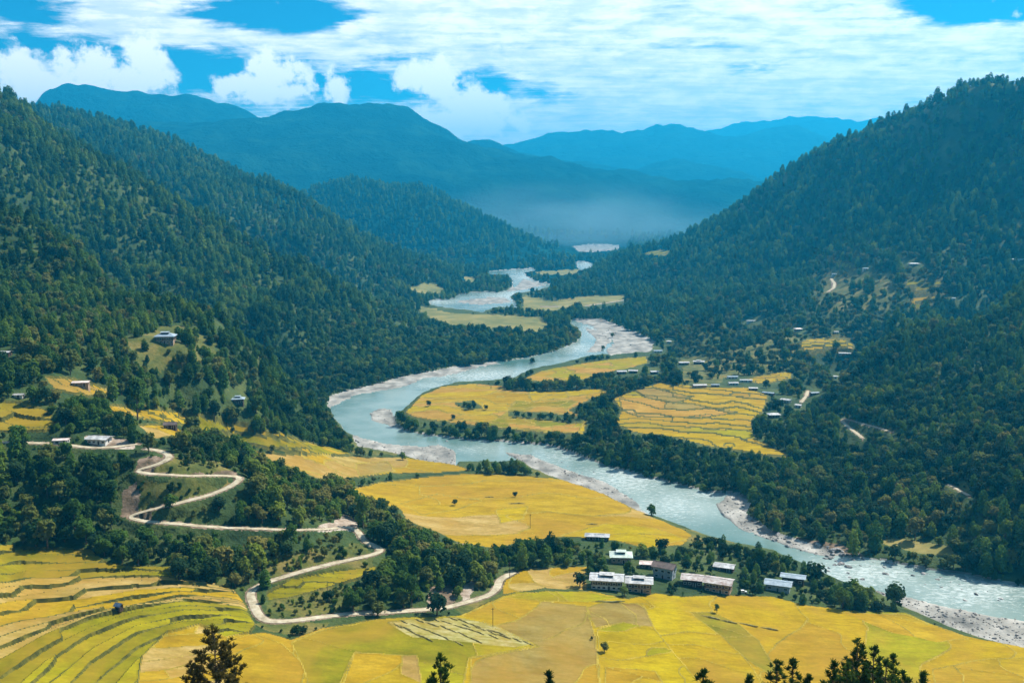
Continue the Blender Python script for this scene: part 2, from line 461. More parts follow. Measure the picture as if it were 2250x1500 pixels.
# valley floor, heights in metres above the river
for p in [(1250, 640, 4), (1000, 625, 4), (930, 640, 6), (1100, 620, 3), (1290, 660, 5), (1200, 600, 3), (1250, 590, 3), (1000, 700, 5), (1150, 700, 5), (1260, 690, 4), (1350, 690, 5), (1180, 740, 5), (1430, 735, 4), (1250, 560, 2),
          (1450, 790, 8), (1500, 800, 10), (1600, 800, 15), (1700, 740, 30), (1700, 800, 18), (1800, 760, 32), (1880, 740, 45), (1650, 760, 26), (1800, 830, 18), (1770, 900, 13),
          (1000, 880, 8), (1200, 840, 8), (1350, 800, 8), (1100, 930, 7), (1250, 950, 7), (1250, 880, 9), (920, 900, 6), (880, 925, 4),
          (1400, 870, 13), (1500, 850, 17), (1650, 860, 19), (1500, 920, 12), (1650, 960, 10), (1400, 950, 9), (1700, 1000, 8), (1800, 1000, 8), (1900, 1000, 10),
          (1300, 980, 6), (1500, 1030, 5), (1650, 1060, 5), (1750, 1100, 5), (1900, 1150, 6), (2050, 1180, 7), (2200, 1230, 7), (1800, 1180, 3), (2000, 1225, 3), (2200, 1262, 3), (2400, 1290, 4),
          # near side of the river
          (830, 985, 6), (930, 1010, 6), (1060, 1010, 5), (1000, 1030, 9), (1200, 1060, 8), (1350, 1090, 7), (800, 1080, 14), (1000, 1100, 12), (1200, 1120, 12), (1400, 1150, 11), (1500, 1190, 9),
          (700, 1020, 26), (600, 985, 38), (740, 990, 14), (500, 960, 48), (560, 930, 50), (680, 960, 20), (400, 930, 66), (300, 910, 82), (640, 1045, 36), (900, 1180, 22), (1100, 1210, 17), (1300, 1190, 13),
          (1350, 1290, 18), (1480, 1290, 15), (1600, 1295, 12), (1720, 1300, 9), (1560, 1210, 8), (1450, 1230, 13), (1700, 1230, 5), (1850, 1320, 6), (1950, 1330, 5), (1860, 1290, 3),
          (1200, 1280, 20), (1090, 1300, 23), (1000, 1335, 25), (770, 1350, 31), (580, 1365, 35), (545, 1300, 38), (700, 1250, 38), (850, 1215, 35), (790, 1155, 40), (900, 1250, 32), (1000, 1260, 26),
          (650, 1162, 50), (450, 1158, 58), (280, 1132, 64), (450, 1095, 68), (530, 1050, 72), (350, 1045, 80), (380, 1003, 85), (250, 972, 90), (0, 970, 93), (120, 930, 98), (0, 900, 104), (200, 900, 98),
          (440, 985, 72), (480, 1010, 72), (650, 1100, 50), (740, 1080, 36), (720, 1130, 42),
          (0, 1150, 66), (150, 1165, 62), (150, 1060, 78), (0, 1050, 82), (300, 1180, 56), (500, 1220, 46), (0, 1215, 59), (200, 1225, 54), (370, 1255, 49),
          (0, 1330, 55), (200, 1330, 50), (400, 1330, 44), (0, 1450, 52), (200, 1450, 47), (400, 1450, 42), (560, 1420, 38), (0, 1530, 52), (300, 1530, 46),
          (640, 1440, 36), (800, 1400, 32), (1000, 1400, 28), (1200, 1400, 24), (1400, 1400, 20), (1600, 1400, 15), (1800, 1400, 11), (2000, 1400, 8), (2150, 1430, 7),
          (640, 1530, 36), (900, 1530, 32), (1200, 1530, 26), (1500, 1530, 20), (1800, 1530, 14), (2100, 1530, 11), (2250, 1480, 9), (2400, 1500, 8), (-300, 1300, 75), (-300, 1000, 120)]:
    PTS.append(unproj_z(*p))
RIV = [(945, 664), (1100, 650), (1120, 625), (1100, 597), (1180, 630), (1285, 580), (1275, 712), (1340, 735), (1400, 752), (1300, 755), (1180, 790), (1050, 820), (900, 850), (780, 880), (800, 930), (900, 960),
       (1050, 975), (1200, 990), (1300, 1030), (1420, 1070), (1550, 1110), (1640, 1140), (1560, 1150), (1450, 1110), (1740, 1210), (1850, 1250), (2000, 1270), (2100, 1320), (2250, 1340), (2250, 1300), (2250, 1385), (2400, 1330), (740, 900), (1230, 1020), (1340, 1060)]
for p in RIV:
    PTS.append(unproj_z(p[0], p[1], -0.5))
# the camera's own hillside, below the bottom edge of the view
for th in range(-60, 61, 12):
    t_ = R(th)
    for dd, hh in ((3, 226), (12, 222), (40, 204), (80, 181), (120, 158), (180, 122), (250, 82), (310, 52), (350, 41)):
        left = max(0.0, -math.sin(t_)) * 10
        PTS.append((dd * math.sin(t_), dd * math.cos(t_), hh + (left if dd > 200 else 0)))
PTS = np.array(PTS)


def uv_of(X, Y):
    return np.stack([np.arctan2(X, Y) * 1.25, np.log(np.hypot(X, Y))], -1)


def rbf_fit(P):
    U = uv_of(P[:, 0], P[:, 1])
    key = np.round(U / 0.004).astype(int)
    _, keep = np.unique(key, axis=0, return_index=True)
    U, z = U[keep], P[keep, 2]
    n = len(U)
    D = np.sqrt(((U[:, None] - U[None]) ** 2).sum(-1) + 0.012 ** 2)
    A = np.zeros((n + 3, n + 3))
    A[:n, :n] = -D + np.eye(n) * 0.002
    A[:n, n] = 1
    A[:n, n + 1:] = U
    A[n:, :n] = A[:n, n:].T
    w = np.linalg.solve(A, np.concatenate([z, np.zeros(3)]))
    return U, w


RU, RW = rbf_fit(PTS)


def rbf_eval(th, lr):
    Q = np.stack([th.ravel() * 1.25, lr.ravel()], -1)
    out = np.empty(len(Q))
    n = len(RU)
    for i in range(0, len(Q), 20000):
        q = Q[i:i + 20000]
        d_ = np.sqrt((q[:, None, 0] - RU[None, :, 0]) ** 2 + (q[:, None, 1] - RU[None, :, 1]) ** 2 + 0.012 ** 2)
        out[i:i + 20000] = -d_ @ RW[:n] + RW[n] + q @ RW[n + 1:]
    return out.reshape(th.shape)


PERM = np.random.default_rng(3).random((256, 256))


def vnoise(x, y):
    xi, yi = np.floor(x).astype(np.int64), np.floor(y).astype(np.int64)
    fx, fy = x - xi, y - yi
    fx, fy = fx * fx * (3 - 2 * fx), fy * fy * (3 - 2 * fy)
    a, b_, c, d_ = PERM[xi & 255, yi & 255], PERM[(xi + 1) & 255, yi & 255], PERM[xi & 255, (yi + 1) & 255], PERM[(xi + 1) & 255, (yi + 1) & 255]
    return (a * (1 - fx) + b_ * fx) * (1 - fy) + (c * (1 - fx) + d_ * fx) * fy


def fbm(x, y, lam, octv=4, gain=0.5):
    s, a, t = 0, 1.0, 0
    for i in range(octv):
        s = s + a * (vnoise(x / lam + 17.3 * i, y / lam + 41.7 * i) * 2 - 1)
        t += a
        a *= gain
        lam *= 0.5
    return s / t


def spaced(parts):
    out = []
    for a, b_, s in parts:
        n = max(1, int(round((b_ - a) / s)))
        out.append(np.linspace(a, b_, n, endpoint=False))
    out.append(np.array([parts[-1][1]]))
    return np.concatenate(out)


ln = math.log
LR = spaced([(ln(3), ln(360), 0.08), (ln(360), ln(700), 0.0020), (ln(700), ln(1500), 0.0040), (ln(1500), ln(5000), 0.0065), (ln(5000), ln(17500), 0.011)])
th0 = R(31)
TH = spaced([(-math.pi, -R(60), 0.12), (-R(60), -th0, 0.03), (-th0, th0, 0.00130), (th0, R(60), 0.03), (R(60), math.pi, 0.12)])
NR, NC = len(LR), len(TH)
print('grid', NR, NC, NR * NC, 'control', len(RU))
# coarse evaluation, then upsampling
LRc = LR[::4] if (NR - 1) % 4 == 0 else np.append(LR[::4], LR[-1])
THc = spaced([(-R(75), -th0, 0.05), (-th0, th0, 0.0055), (th0, R(75), 0.05)])
Zc = rbf_eval(*np.meshgrid(THc, LRc))
tq = np.clip(TH, -R(74), R(74))
Z1 = np.stack([np.interp(tq, THc, r) for r in Zc])
Z = np.empty((NR, NC))
ii = np.clip(np.searchsorted(LRc, LR) - 1, 0, len(LRc) - 2)
ff = ((LR - LRc[ii]) / (LRc[ii + 1] - LRc[ii]))[:, None]
Z = Z1[ii] * (1 - ff) + Z1[ii + 1] * ff
RR = np.exp(LR)[:, None] * np.ones((1, NC))
TT = TH[None, :] * np.ones((NR, 1))
X, Y = RR * np.sin(TT), RR * np.cos(TT)
nearp = np.interp(RR, [3, 12, 40, 80, 120, 180, 250, 310, 380], [226, 222, 204, 181, 158, 122, 82, 52, 33])
wn = np.clip((375 - RR) / 50, 0, 1)
Z = Z * (1 - wn) + nearp * wn
# behind the camera both flanks settle to one height
side = np.clip((np.abs(TT) - R(75)) / R(90), 0, 1)
side = side * side * (3 - 2 * side)
prof = np.interp(LR, np.log([3, 60, 400, 3000, 17500]), [226, 235, 330, 700, 900])[:, None]
Z = Z * (1 - side) + prof * side
hill = np.clip((Z - 22) / 90, 0, 1) * np.clip((RR - 560) / 250, 0, 1)
g1 = np.abs(fbm(X, Y, 480, 3))
g2 = fbm(X + 99, Y - 50, 130, 4)
far = np.clip((RR - 4800) / 1500, 0, 1)
Z = Z + hill * ((1 - far) * ((0.16 - g1) * 80 + g2 * 13) + far * ((0.11 - np.abs(fbm(X, Y, 2300, 6, 0.6))) * 330 + fbm(X, Y, 420, 4, 0.6) * 40))
Z = Z + np.clip((RR - 330) / 100, 0, 1) * fbm(X, Y, 60, 3) * 0.7
zmin = np.where(RR > 5200, 5.0, 1.4)
Z = np.maximum(Z, zmin)
PX, PY = project(X, Y, Z)
slope = (Z - H) / RR
cm = np.maximum.accumulate(slope, axis=0)
OCC = (cm - slope) * RR                     # metres by which nearer ground hides this vertex
VIS = OCC < 2.0


def pip(px, py, poly, ys=None):
    poly = np.asarray(poly, float)
    x0, y0 = poly.min(0)
    x1, y1 = poly.max(0)
    out = np.zeros(px.shape, bool)
    idx = np.nonzero((px >= x0) & (px <= x1) & (py >= y0) & (py <= y1))
    qx, qy = px[idx], py[idx]
    ins = np.zeros(len(qx), bool)
    n = len(poly)
    for i in range(n):
        ax, ay = poly[i]
        bx, by = poly[(i + 1) % n]
        if ay == by:
            continue
        c = ((ay > qy) != (by > qy)) & (qx < (bx - ax) * (qy - ay) / (by - ay) + ax)
        ins ^= c
    out[idx] = ins
    return out


jx = fbm(X, Y, 14, 3) * 5
jy = fbm(X + 500, Y, 14, 3) * 3
near_ok = (RR > 361) & (RR < 5200) & (np.abs(TT) < th0)
FOREST, FIELD, WATER, GRAVEL, SOIL, SCRUB, ROAD, PALE, MEADOW = range(9)
cls = np.zeros((NR, NC), np.int8)
# ------------------------------------------------------------------ land cover: outlines seen in the valley, laid on the ground
WATERCOURSE = [
    [(1248, 703), (1310, 702), (1350, 713), (1390, 729), (1430, 744), (1436, 752), (1425, 768), (1380, 772), (1300, 778), (1240, 793), (1170, 808), (1120, 828), (1060, 835),
     (1010, 837), (960, 847), (925, 862), (898, 885), (880, 900), (862, 912), (868, 932), (905, 946), (960, 954), (1040, 963), (1100, 966), (1200, 970), (1260, 987), (1330, 1017),
     (1420, 1042), (1500, 1062), (1560, 1077), (1620, 1080), (1655, 1086), (1630, 1120), (1680, 1163), (1740, 1183), (1800, 1205), (1880, 1220), (1950, 1226), (2050, 1246),
     (2130, 1256), (2200, 1271), (2330, 1293), (2330, 1432), (2250, 1418), (2180, 1398), (2120, 1377), (2060, 1357), (2010, 1335), (1950, 1303), (1850, 1272), (1780, 1240),
     (1700, 1205), (1620, 1190), (1560, 1175), (1500, 1152), (1440, 1130), (1400, 1110), (1360, 1085), (1300, 1065), (1240, 1048), (1190, 1030), (1140, 1008), (1090, 1010),
     (1030, 1010), (985, 1012), (940, 1000), (880, 985), (830, 978), (790, 965), (760, 945), (735, 915), (722, 890), (724, 870), (760, 860), (850, 840), (900, 826),
     (1000, 808), (1080, 795), (1170, 781), (1230, 765), (1270, 748), (1280, 730)],
    [(939, 659), (987, 657), (1013, 645), (1051, 640), (1093, 640), (1125, 635), (1129, 616), (1115, 602), (1064, 600), (1064, 596), (1136, 590), (1177, 588), (1176, 594),
     (1149, 597), (1157, 605), (1181, 617), (1222, 623), (1204, 629), (1179, 637), (1133, 642), (1120, 651), (1136, 664), (1137, 675), (1090, 672), (1056, 685), (1040, 680), (1000, 677), (949, 669)],
    [(1266, 574), (1280, 572), (1301, 578), (1298, 586), (1277, 592), (1268, 585)],
]
GRAVEL_BARS = [
    [(720, 895), (724, 868), (760, 857), (850, 837), (900, 823), (1000, 805), (1080, 793), (1100, 798), (1040, 808), (990, 822), (930, 829), (895, 845), (840, 855), (800, 862), (750, 878), (734, 890)],
    [(1255, 701), (1320, 700), (1400, 728), (1440, 748), (1428, 770), (1340, 778), (1330, 765), (1350, 752), (1330, 735), (1300, 715)],
    [(1280, 715), (1330, 728), (1345, 745), (1320, 770), (1290, 772), (1310, 745)],
    [(862, 895), (830, 895), (812, 905), (815, 920), (850, 930), (880, 938), (905, 948), (870, 930)],
    [(770, 950), (800, 962), (860, 972), (930, 978), (965, 974), (1000, 990), (1005, 1020), (930, 1010), (860, 990), (790, 980)],
    [(1110, 990), (1170, 998), (1250, 1030), (1330, 1055), (1400, 1095), (1430, 1128), (1400, 1122), (1330, 1085), (1240, 1055), (1160, 1020)],
    [(1600, 1083), (1660, 1083), (1640, 1125), (1690, 1160), (1760, 1188), (1740, 1200), (1690, 1180), (1630, 1160), (1590, 1130), (1575, 1105)],
    [(1900, 1285), (1990, 1308), (2080, 1330), (2170, 1350), (2330, 1372), (2330, 1440), (2200, 1410), (2100, 1380), (2000, 1335)],
    [(1000, 660), (1070, 652), (1110, 650), (1125, 662), (1060, 668), (1010, 664)],
    [(1258, 541), (1290, 536), (1330, 535), (1362, 539), (1356, 549), (1300, 553), (1270, 552)],
    [(1150, 610), (1200, 624), (1160, 634), (1110, 640), (1140, 622)],
    [(1690, 1165), (1760, 1185), (1850, 1212), (1830, 1224), (1760, 1205), (1700, 1180)],
]
FOAM = [(1380, 1050, 120, 40, 1.0), (1480, 1110, 110, 50, 0.7), (1560, 1085, 80, 14, 0.9), (1900, 1260, 170, 38, 0.9), (2150, 1300, 160, 45, 1.0), (1050, 825, 130, 16, 0.9),
        (950, 848, 60, 12, 0.6), (1270, 765, 70, 18, 0.8), (1320, 725, 60, 20, 0.9), (1120, 650, 80, 20, 0.9), (1250, 1000, 110, 22, 0.7), (1040, 985, 90, 14, 0.5), (1170, 610, 60, 25, 0.9), (960, 662, 60, 10, 0.9), (1285, 580, 30, 14, 0.8)]

# name, label, outline, spacing of the terraces (m), direction (deg), spacing of cross banks, colours
FIELDS = {
    'left': ('left_terraces', 'curving rice terraces in olive and cut tan at the lower left of the valley', [
        ([(-60, 1200), (0, 1200), (200, 1207), (235, 1238), (372, 1246), (388, 1275), (500, 1285), (540, 1325), (560, 1375), (545, 1395), (500, 1400), (500, 1520), (-60, 1520)], 'GUIDE', 0, 55, ['olive']),
    ]),
    'front': ('front_fields', 'broad golden rice fields on the near side of the village', [
        ([(490, 1398), (545, 1392), (580, 1388), (640, 1405), (700, 1380), (830, 1358), (1010, 1352), (1100, 1310), (1135, 1300), (1300, 1298), (1380, 1315), (1440, 1302), (1500, 1310), (1600, 1306),
          (1700, 1310), (1760, 1328), (1850, 1338), (1990, 1346), (2050, 1372), (2120, 1396), (2300, 1432), (2300, 1530), (480, 1530)], 36, 160, 130, ['yellow', 'gold', 'yellow', 'lime', 'yellow']),
        ([(500, 1405), (560, 1392), (620, 1415), (670, 1460), (660, 1530), (490, 1530)], 26, 40, 60, ['gold', 'yellow']),
        ([(300, 1530), (310, 1440), (370, 1390), (440, 1375), (500, 1400), (500, 1530)], 8, 115, 60, ['tan', 'gold']),
        ([(640, 1412), (700, 1385), (830, 1360), (930, 1368), (1130, 1412), (1180, 1418), (1030, 1445), (1010, 1530), (930, 1530), (915, 1440), (780, 1432), (735, 1530), (690, 1530), (660, 1450)], 60, 70, 90, ['olive', 'lime']),
        ([(780, 1434), (915, 1442), (928, 1530), (745, 1530)], 50, 80, 90, ['gold']),
        ([(885, 1440), (918, 1440), (925, 1500), (880, 1480)], 60, 80, 90, ['tan']),
        ([(850, 1367), (900, 1360), (1010, 1356), (1100, 1378), (1188, 1412), (1130, 1422), (1000, 1408), (905, 1398)], 50, 20, 90, ['pale']),
        ([(1015, 1352), (1110, 1312), (1200, 1322), (1288, 1332), (1308, 1400), (1318, 1530), (1030, 1530), (1035, 1446), (1188, 1420), (1100, 1378)], 34, 150, 160, ['gold', 'gold', 'brown', 'gold']),
        ([(1125, 1308), (1200, 1296), (1290, 1300), (1360, 1312), (1300, 1322), (1200, 1320)], 60, 20, 120, ['lime']),
        ([(1290, 1335), (1330, 1322), (1400, 1326), (1455, 1362), (1430, 1376), (1360, 1368), (1308, 1378)], 30, 20, 120, ['brown']),
        ([(1312, 1382), (1370, 1366), (1440, 1382), (1480, 1430), (1590, 1530), (1320, 1530)], 24, 115, 420, ['lime', 'yellow']),
        ([(1410, 1325), (1480, 1340), (1525, 1345), (1600, 1400), (1650, 1460), (1690, 1530), (1560, 1530), (1470, 1420), (1440, 1380)], 24, 125, 200, ['gold', 'yellow', 'gold', 'yellow']),
        ([(1515, 1344), (1570, 1345), (1625, 1372), (1665, 1405), (1705, 1470), (1690, 1480), (1640, 1445), (1585, 1398)], 60, 120, 150, ['green']),
        ([(1850, 1345), (1990, 1350), (2060, 1378), (2130, 1402), (2060, 1410), (1960, 1390)], 60, 20, 150, ['gold']),
        ([(2050, 1470), (2150, 1450), (2300, 1440), (2300, 1530), (2060, 1530)], 25, 150, 60, ['gold', 'yellow']),
        ([(1330, 1462), (1440, 1475), (1480, 1530), (1330, 1530)], 20, 30, 60, ['gold']),
    ]),
    'yard': ('hillock_field', 'small ripe field between the road bend and the houses', [
        ([(1100, 1285), (1115, 1262), (1160, 1247), (1290, 1245), (1285, 1270), (1290, 1296), (1200, 1292), (1135, 1300), (1105, 1305)], 22, 10, 60, ['gold', 'tan']),
    ]),
    'loop': ('road_loop_terraces', 'green and yellow terraces enclosed by the bend of the dirt road', [
        ([(585, 1300), (640, 1272), (740, 1250), (825, 1243), (832, 1255), (800, 1268), (760, 1280), (700, 1300), (620, 1318), (590, 1316)], 7, 92, 60, ['olive', 'lime']),
    ]),
    'oval': ('oval_field', 'large oval golden field between the village trees and the river', [
        ([(768, 1072), (840, 1058), (930, 1048), (1030, 1040), (1150, 1043), (1250, 1055), (1320, 1075), (1380, 1105), (1430, 1135), (1500, 1162), (1520, 1178), (1500, 1198), (1420, 1203),
          (1340, 1185), (1230, 1178), (1150, 1190), (1090, 1203), (1010, 1192), (940, 1160), (890, 1140), (880, 1118), (815, 1100)], 50, 100, 200, ['gold', 'tan', 'gold', 'gold']),
        ([(880, 1105), (960, 1085), (1060, 1100), (1000, 1120), (930, 1130)], 40, 100, 140, ['gold']),
        ([(1090, 1120), (1160, 1112), (1150, 1140), (1100, 1150)], 60, 100, 140, ['yellow']),
        ([(1230, 1176), (1330, 1150), (1440, 1160), (1510, 1185), (1440, 1200), (1340, 1185)], 60, 100, 140, ['yellow']),
    ]),
    'upper': ('shelf_field', 'long tan field on the shelf above the gravel bank', [
        ([(505, 978), (560, 990), (620, 996), (760, 1002), (900, 1006), (1000, 1020), (1032, 1032), (960, 1038), (860, 1040), (760, 1052), (700, 1052), (660, 1035), (600, 1015), (540, 995)], 32, 80, 60, ['gold', 'tan']),
        ([(780, 1018), (850, 1014), (870, 1035), (790, 1045)], 60, 80, 90, ['brown']),
    ]),
    'step': ('stepped_field', 'thin stepped rice terraces running down the shoulder of the left spur', [
        ([(238, 888), (330, 893), (400, 903), (500, 925), (500, 945), (470, 950), (420, 935), (370, 930), (300, 918), (250, 910)], 9, 100, 45, ['gold', 'yellow', 'tan']),
        ([(400, 903), (500, 925), (600, 948), (700, 975), (775, 1000), (690, 1000), (600, 985), (500, 970), (440, 950), (410, 925)], 16, 100, 90, ['olive', 'gold', 'green']),
        ([(470, 952), (560, 950), (650, 970), (690, 988), (600, 984), (520, 975)], 30, 100, 45, ['green', 'olive']),
        ([(300, 930), (350, 930), (400, 945), (405, 960), (340, 962)], 14, 100, 45, ['tan', 'gold']),
    ]),
    'corner': ('hut_terraces', 'olive terraces above the upper road at the left', [
        ([(-40, 880), (60, 882), (105, 905), (125, 930), (100, 948), (40, 950), (-40, 945)], 10, 90, 45, ['olive', 'green']),
        ([(100, 825), (150, 828), (235, 850), (245, 868), (190, 872), (120, 856)], 10, 90, 45, ['gold', 'brown']),
    ]),
    'bend': ('river_bend_field', 'orange and yellow rice fields inside the river bend', [
        ([(890, 908), (925, 870), (970, 850), (1050, 843), (1110, 850), (1180, 850), (1310, 848), (1335, 862), (1290, 880), (1250, 900), (1290, 920), (1280, 955), (1160, 948), (1000, 930), (915, 918)], 26, 75, 120, ['orange', 'gold', 'orange', 'yellow']),
        ([(1160, 862), (1240, 850), (1250, 872), (1170, 882)], 40, 75, 60, ['yellow']),
        ([(1130, 880), (1180, 884), (1270, 880), (1240, 900), (1280, 930), (1270, 952), (1160, 948), (1060, 935), (1110, 910)], 22, 75, 60, ['green', 'olive', 'orange']),
        ([(1140, 835), (1200, 812), (1300, 795), (1420, 782), (1426, 796), (1380, 808), (1310, 820), (1280, 838), (1190, 842)], 26, 75, 60, ['gold', 'orange', 'lime']),
        ([(1330, 795), (1420, 782), (1424, 798), (1360, 806)], 60, 75, 90, ['lime']),
    ]),
    'gold': ('village_terraces', 'bright yellow rice terraces with dark curved banks below the far village', [
        ([(1345, 878), (1400, 855), (1450, 842), (1530, 850), (1640, 850), (1688, 868), (1680, 900), (1650, 925), (1660, 965), (1735, 1000), (1728, 1008), (1650, 995), (1560, 980), (1500, 966), (1400, 950),
          (1350, 932), (1368, 900)], 25, 62, 300, ['yellow', 'gold', 'yellow', 'lime', 'gold']),
        ([(1360, 876), (1420, 872), (1540, 890), (1620, 905), (1560, 915), (1400, 915), (1368, 900)], 29, 62, 300, ['orange', 'tan', 'brown']),
        ([(1395, 856), (1440, 852), (1520, 872), (1480, 885), (1420, 872)], 60, 62, 75, ['brown']),
    ]),
    'small': ('hillside_field', 'small gold field shelves among the trees below the right hill', [
        ([(1758, 752), (1780, 742), (1890, 732), (1880, 755), (1868, 772), (1765, 776)], 12, 90, 60, ['yellow', 'gold', 'tan']),
        ([(1640, 832), (1700, 818), (1740, 816), (1738, 830), (1690, 842), (1660, 842)], 18, 90, 60, ['yellow', 'gold']),
        ([(1998, 668), (2010, 648), (2060, 643), (2085, 650), (2060, 662), (2010, 682)], 30, 90, 60, ['gold', 'olive']),
        ([(1965, 625), (2000, 612), (2080, 614), (2090, 630), (2010, 640)], 30, 90, 60, ['brown', 'olive']),
        ([(1830, 565), (1850, 567), (1890, 590), (1880, 600), (1845, 585)], 30, 90, 60, ['olive', 'green']),
        ([(1400, 560), (1450, 545), (1480, 548), (1460, 565)], 60, 90, 90, ['green']),
    ]),
}
MEADOWS = [[(905, 672), (940, 676), (1000, 690), (1060, 690), (1190, 698), (1205, 712), (1180, 728), (1080, 718), (990, 712), (950, 700)],
           [(897, 632), (930, 624), (960, 626), (980, 634), (968, 644), (915, 642)], [(1020, 608), (1042, 610), (1040, 620), (1022, 616)],
           [(1150, 650), (1210, 660), (1290, 650), (1372, 648), (1360, 662), (1280, 670), (1210, 682), (1150, 680)], [(1175, 597), (1272, 592), (1265, 602), (1190, 604)]]
SCRUBS = [[(268, 745), (330, 716), (440, 726), (474, 762), (445, 800), (350, 820), (300, 795), (290, 770)], [(320, 1010), (480, 1012), (520, 1040), (310, 1040)], [(310, 1050), (500, 1060), (380, 1105), (300, 1120)],
          [(600, 1318), (700, 1300), (790, 1280), (790, 1340), (590, 1360)], [(780, 965), (940, 985), (930, 1005), (760, 998)],
          [(560, 1370), (720, 1358), (700, 1378), (640, 1400), (590, 1390)], [(1150, 1010), (1280, 1050), (1180, 1050)], [(1000, 1330), (1110, 1290), (1100, 1310), (1020, 1350)], [(1490, 1150), (1620, 1190), (1500, 1200)],
          [(540, 1230), (800, 1195), (830, 1240), (600, 1275)], [(1500, 780), (1750, 735), (1750, 800), (1500, 850)], [(1790, 600), (1960, 600), (1960, 680), (1800, 680)], [(2250, 1420), (1990, 1340), (2000, 1330), (2110, 1375), (2260, 1412)]]
SOILS = [([(290, 1040), (300, 1010), (330, 1005), (370, 1010), (340, 1028)], SOIL), ([(268, 1135), (275, 1080), (300, 1062), (315, 1085), (300, 1122)], SOIL), ([(680, 1168), (705, 1152), (735, 1148), (755, 1130), (785, 1145), (788, 1166), (720, 1170)], PALE),
         ([(940, 1320), (950, 1290), (985, 1285), (1000, 1322), (960, 1335)], SOIL), ([(1005, 1300), (1035, 1270), (1040, 1280), (1018, 1325)], PALE), ([(395, 1045), (420, 1035), (520, 1035), (520, 1045)], SOIL),
         ([(320, 1125), (400, 1095), (500, 1065), (510, 1075), (420, 1105)], SOIL), ([(185, 960), (240, 955), (300, 966), (290, 985), (220, 990)], PALE), ([(110, 975), (160, 968), (150, 985)], SOIL),
         ([(1000, 1190), (1030, 1188), (1035, 1198), (990, 1202)], SOIL), ([(1930, 1190), (1960, 1182), (2090, 1200), (2095, 1222), (2020, 1215)], FIELD + 100), ([(1750, 1180), (1850, 1195), (1900, 1222), (1800, 1208)], SOIL)]
ROADS = [
    ([(-80, 972), (0, 971), (60, 973), (140, 976), (190, 985), (250, 984), (300, 975)], 4.0),
    ([(322, 985), (352, 990), (375, 1000), (372, 1010), (340, 1023), (303, 1034), (298, 1042), (330, 1043), (400, 1048), (480, 1044), (520, 1046), (534, 1054), (510, 1070), (450, 1092), (380, 1110), (310, 1126),
      (280, 1133), (286, 1143), (330, 1150), (430, 1157), (520, 1161), (640, 1165), (720, 1163), (765, 1156), (786, 1166), (800, 1188), (832, 1206), (845, 1214), (810, 1222), (740, 1236), (660, 1255), (600, 1274), (562, 1288),
      (548, 1302), (556, 1325), (568, 1352), (582, 1366), (640, 1364), (720, 1353), (775, 1348), (850, 1345), (920, 1340), (980, 1335), (1040, 1318), (1078, 1306), (1092, 1292), (1098, 1272), (1130, 1256)], 3.9),
    ([(1960, 950), (1935, 941), (1890, 929), (1853, 920), (1849, 926), (1868, 941), (1895, 962)], 3.4),
    ([(2085, 1064), (2105, 1076), (2130, 1090)], 3.0),
    ([(1826, 612), (1834, 622), (1832, 632), (1818, 642)], 5.0),
    ([(1190, 674), (1285, 672), (1330, 666), (1372, 659)], 6.0),
    ([(1775, 858), (1772, 870), (1760, 884)], 3.5),
]

qx, qy = PX + jx, PY + jy
ok = near_ok & (OCC < 14)


def mark(poly, c, jitter=1.0):
    k = pip(PX + jx * jitter, PY + jy * jitter, poly) & ok
    cls[k] = c
    return k


for p in SCRUBS:
    mark(p, SCRUB, 5.0)
for p in MEADOWS:
    mark(p, MEADOW)
for p, c in SOILS:
    if c < 50:
        mark(p, c, 2.5)
    else:
        mark(p, MEADOW)
for p in WATERCOURSE:
    mark(p, WATER, 0.7)
wet = cls == WATER
for p in GRAVEL_BARS:
    k = pip(PX + jx * 0.9, PY + jy * 0.9, p) & near_ok & (OCC < 30) & (RR > 500)
    cls[k & (wet | (Z < 14))] = GRAVEL
pad = np.full((NR, NC), -1, np.int32)      # paddy id of each ground vertex
PADS = []                                  # (field key, colour)
GX = [-60, 0, 100, 200, 300, 400, 500, 560]
GUIDES = [[1190, 1195, 1200, 1205, 1232, 1243, 1268, 1280], [1236, 1236, 1238, 1240, 1250, 1262, 1280, 1290], [1277, 1275, 1274, 1268, 1266, 1274, 1288, 1300], [1328, 1325, 1320, 1309, 1299, 1295, 1300, 1310],
          [1374, 1370, 1358, 1340, 1322, 1312, 1315, 1325], [1475, 1442, 1392, 1355, 1332, 1326, 1330, 1340], [1590, 1530, 1450, 1392, 1356, 1343, 1345, 1355], [1760, 1690, 1550, 1450, 1392, 1366, 1364, 1374],
          [2000, 1890, 1690, 1550, 1450, 1402, 1386, 1396], [2200, 2100, 1880, 1690, 1540, 1446, 1412, 1420], [2500, 2400, 2100, 1890, 1660, 1510, 1448, 1450], [2900, 2700, 2400, 2100, 1860, 1600, 1530, 1530]]
GCOL = ['olive', 'olive', 'tan', 'gold', 'tan', 'olive', 'lime', 'olive', 'lime', 'olive', 'lime']
GSUB = [2, 2, 3, 2, 3, 2, 2, 2, 2, 2, 2]
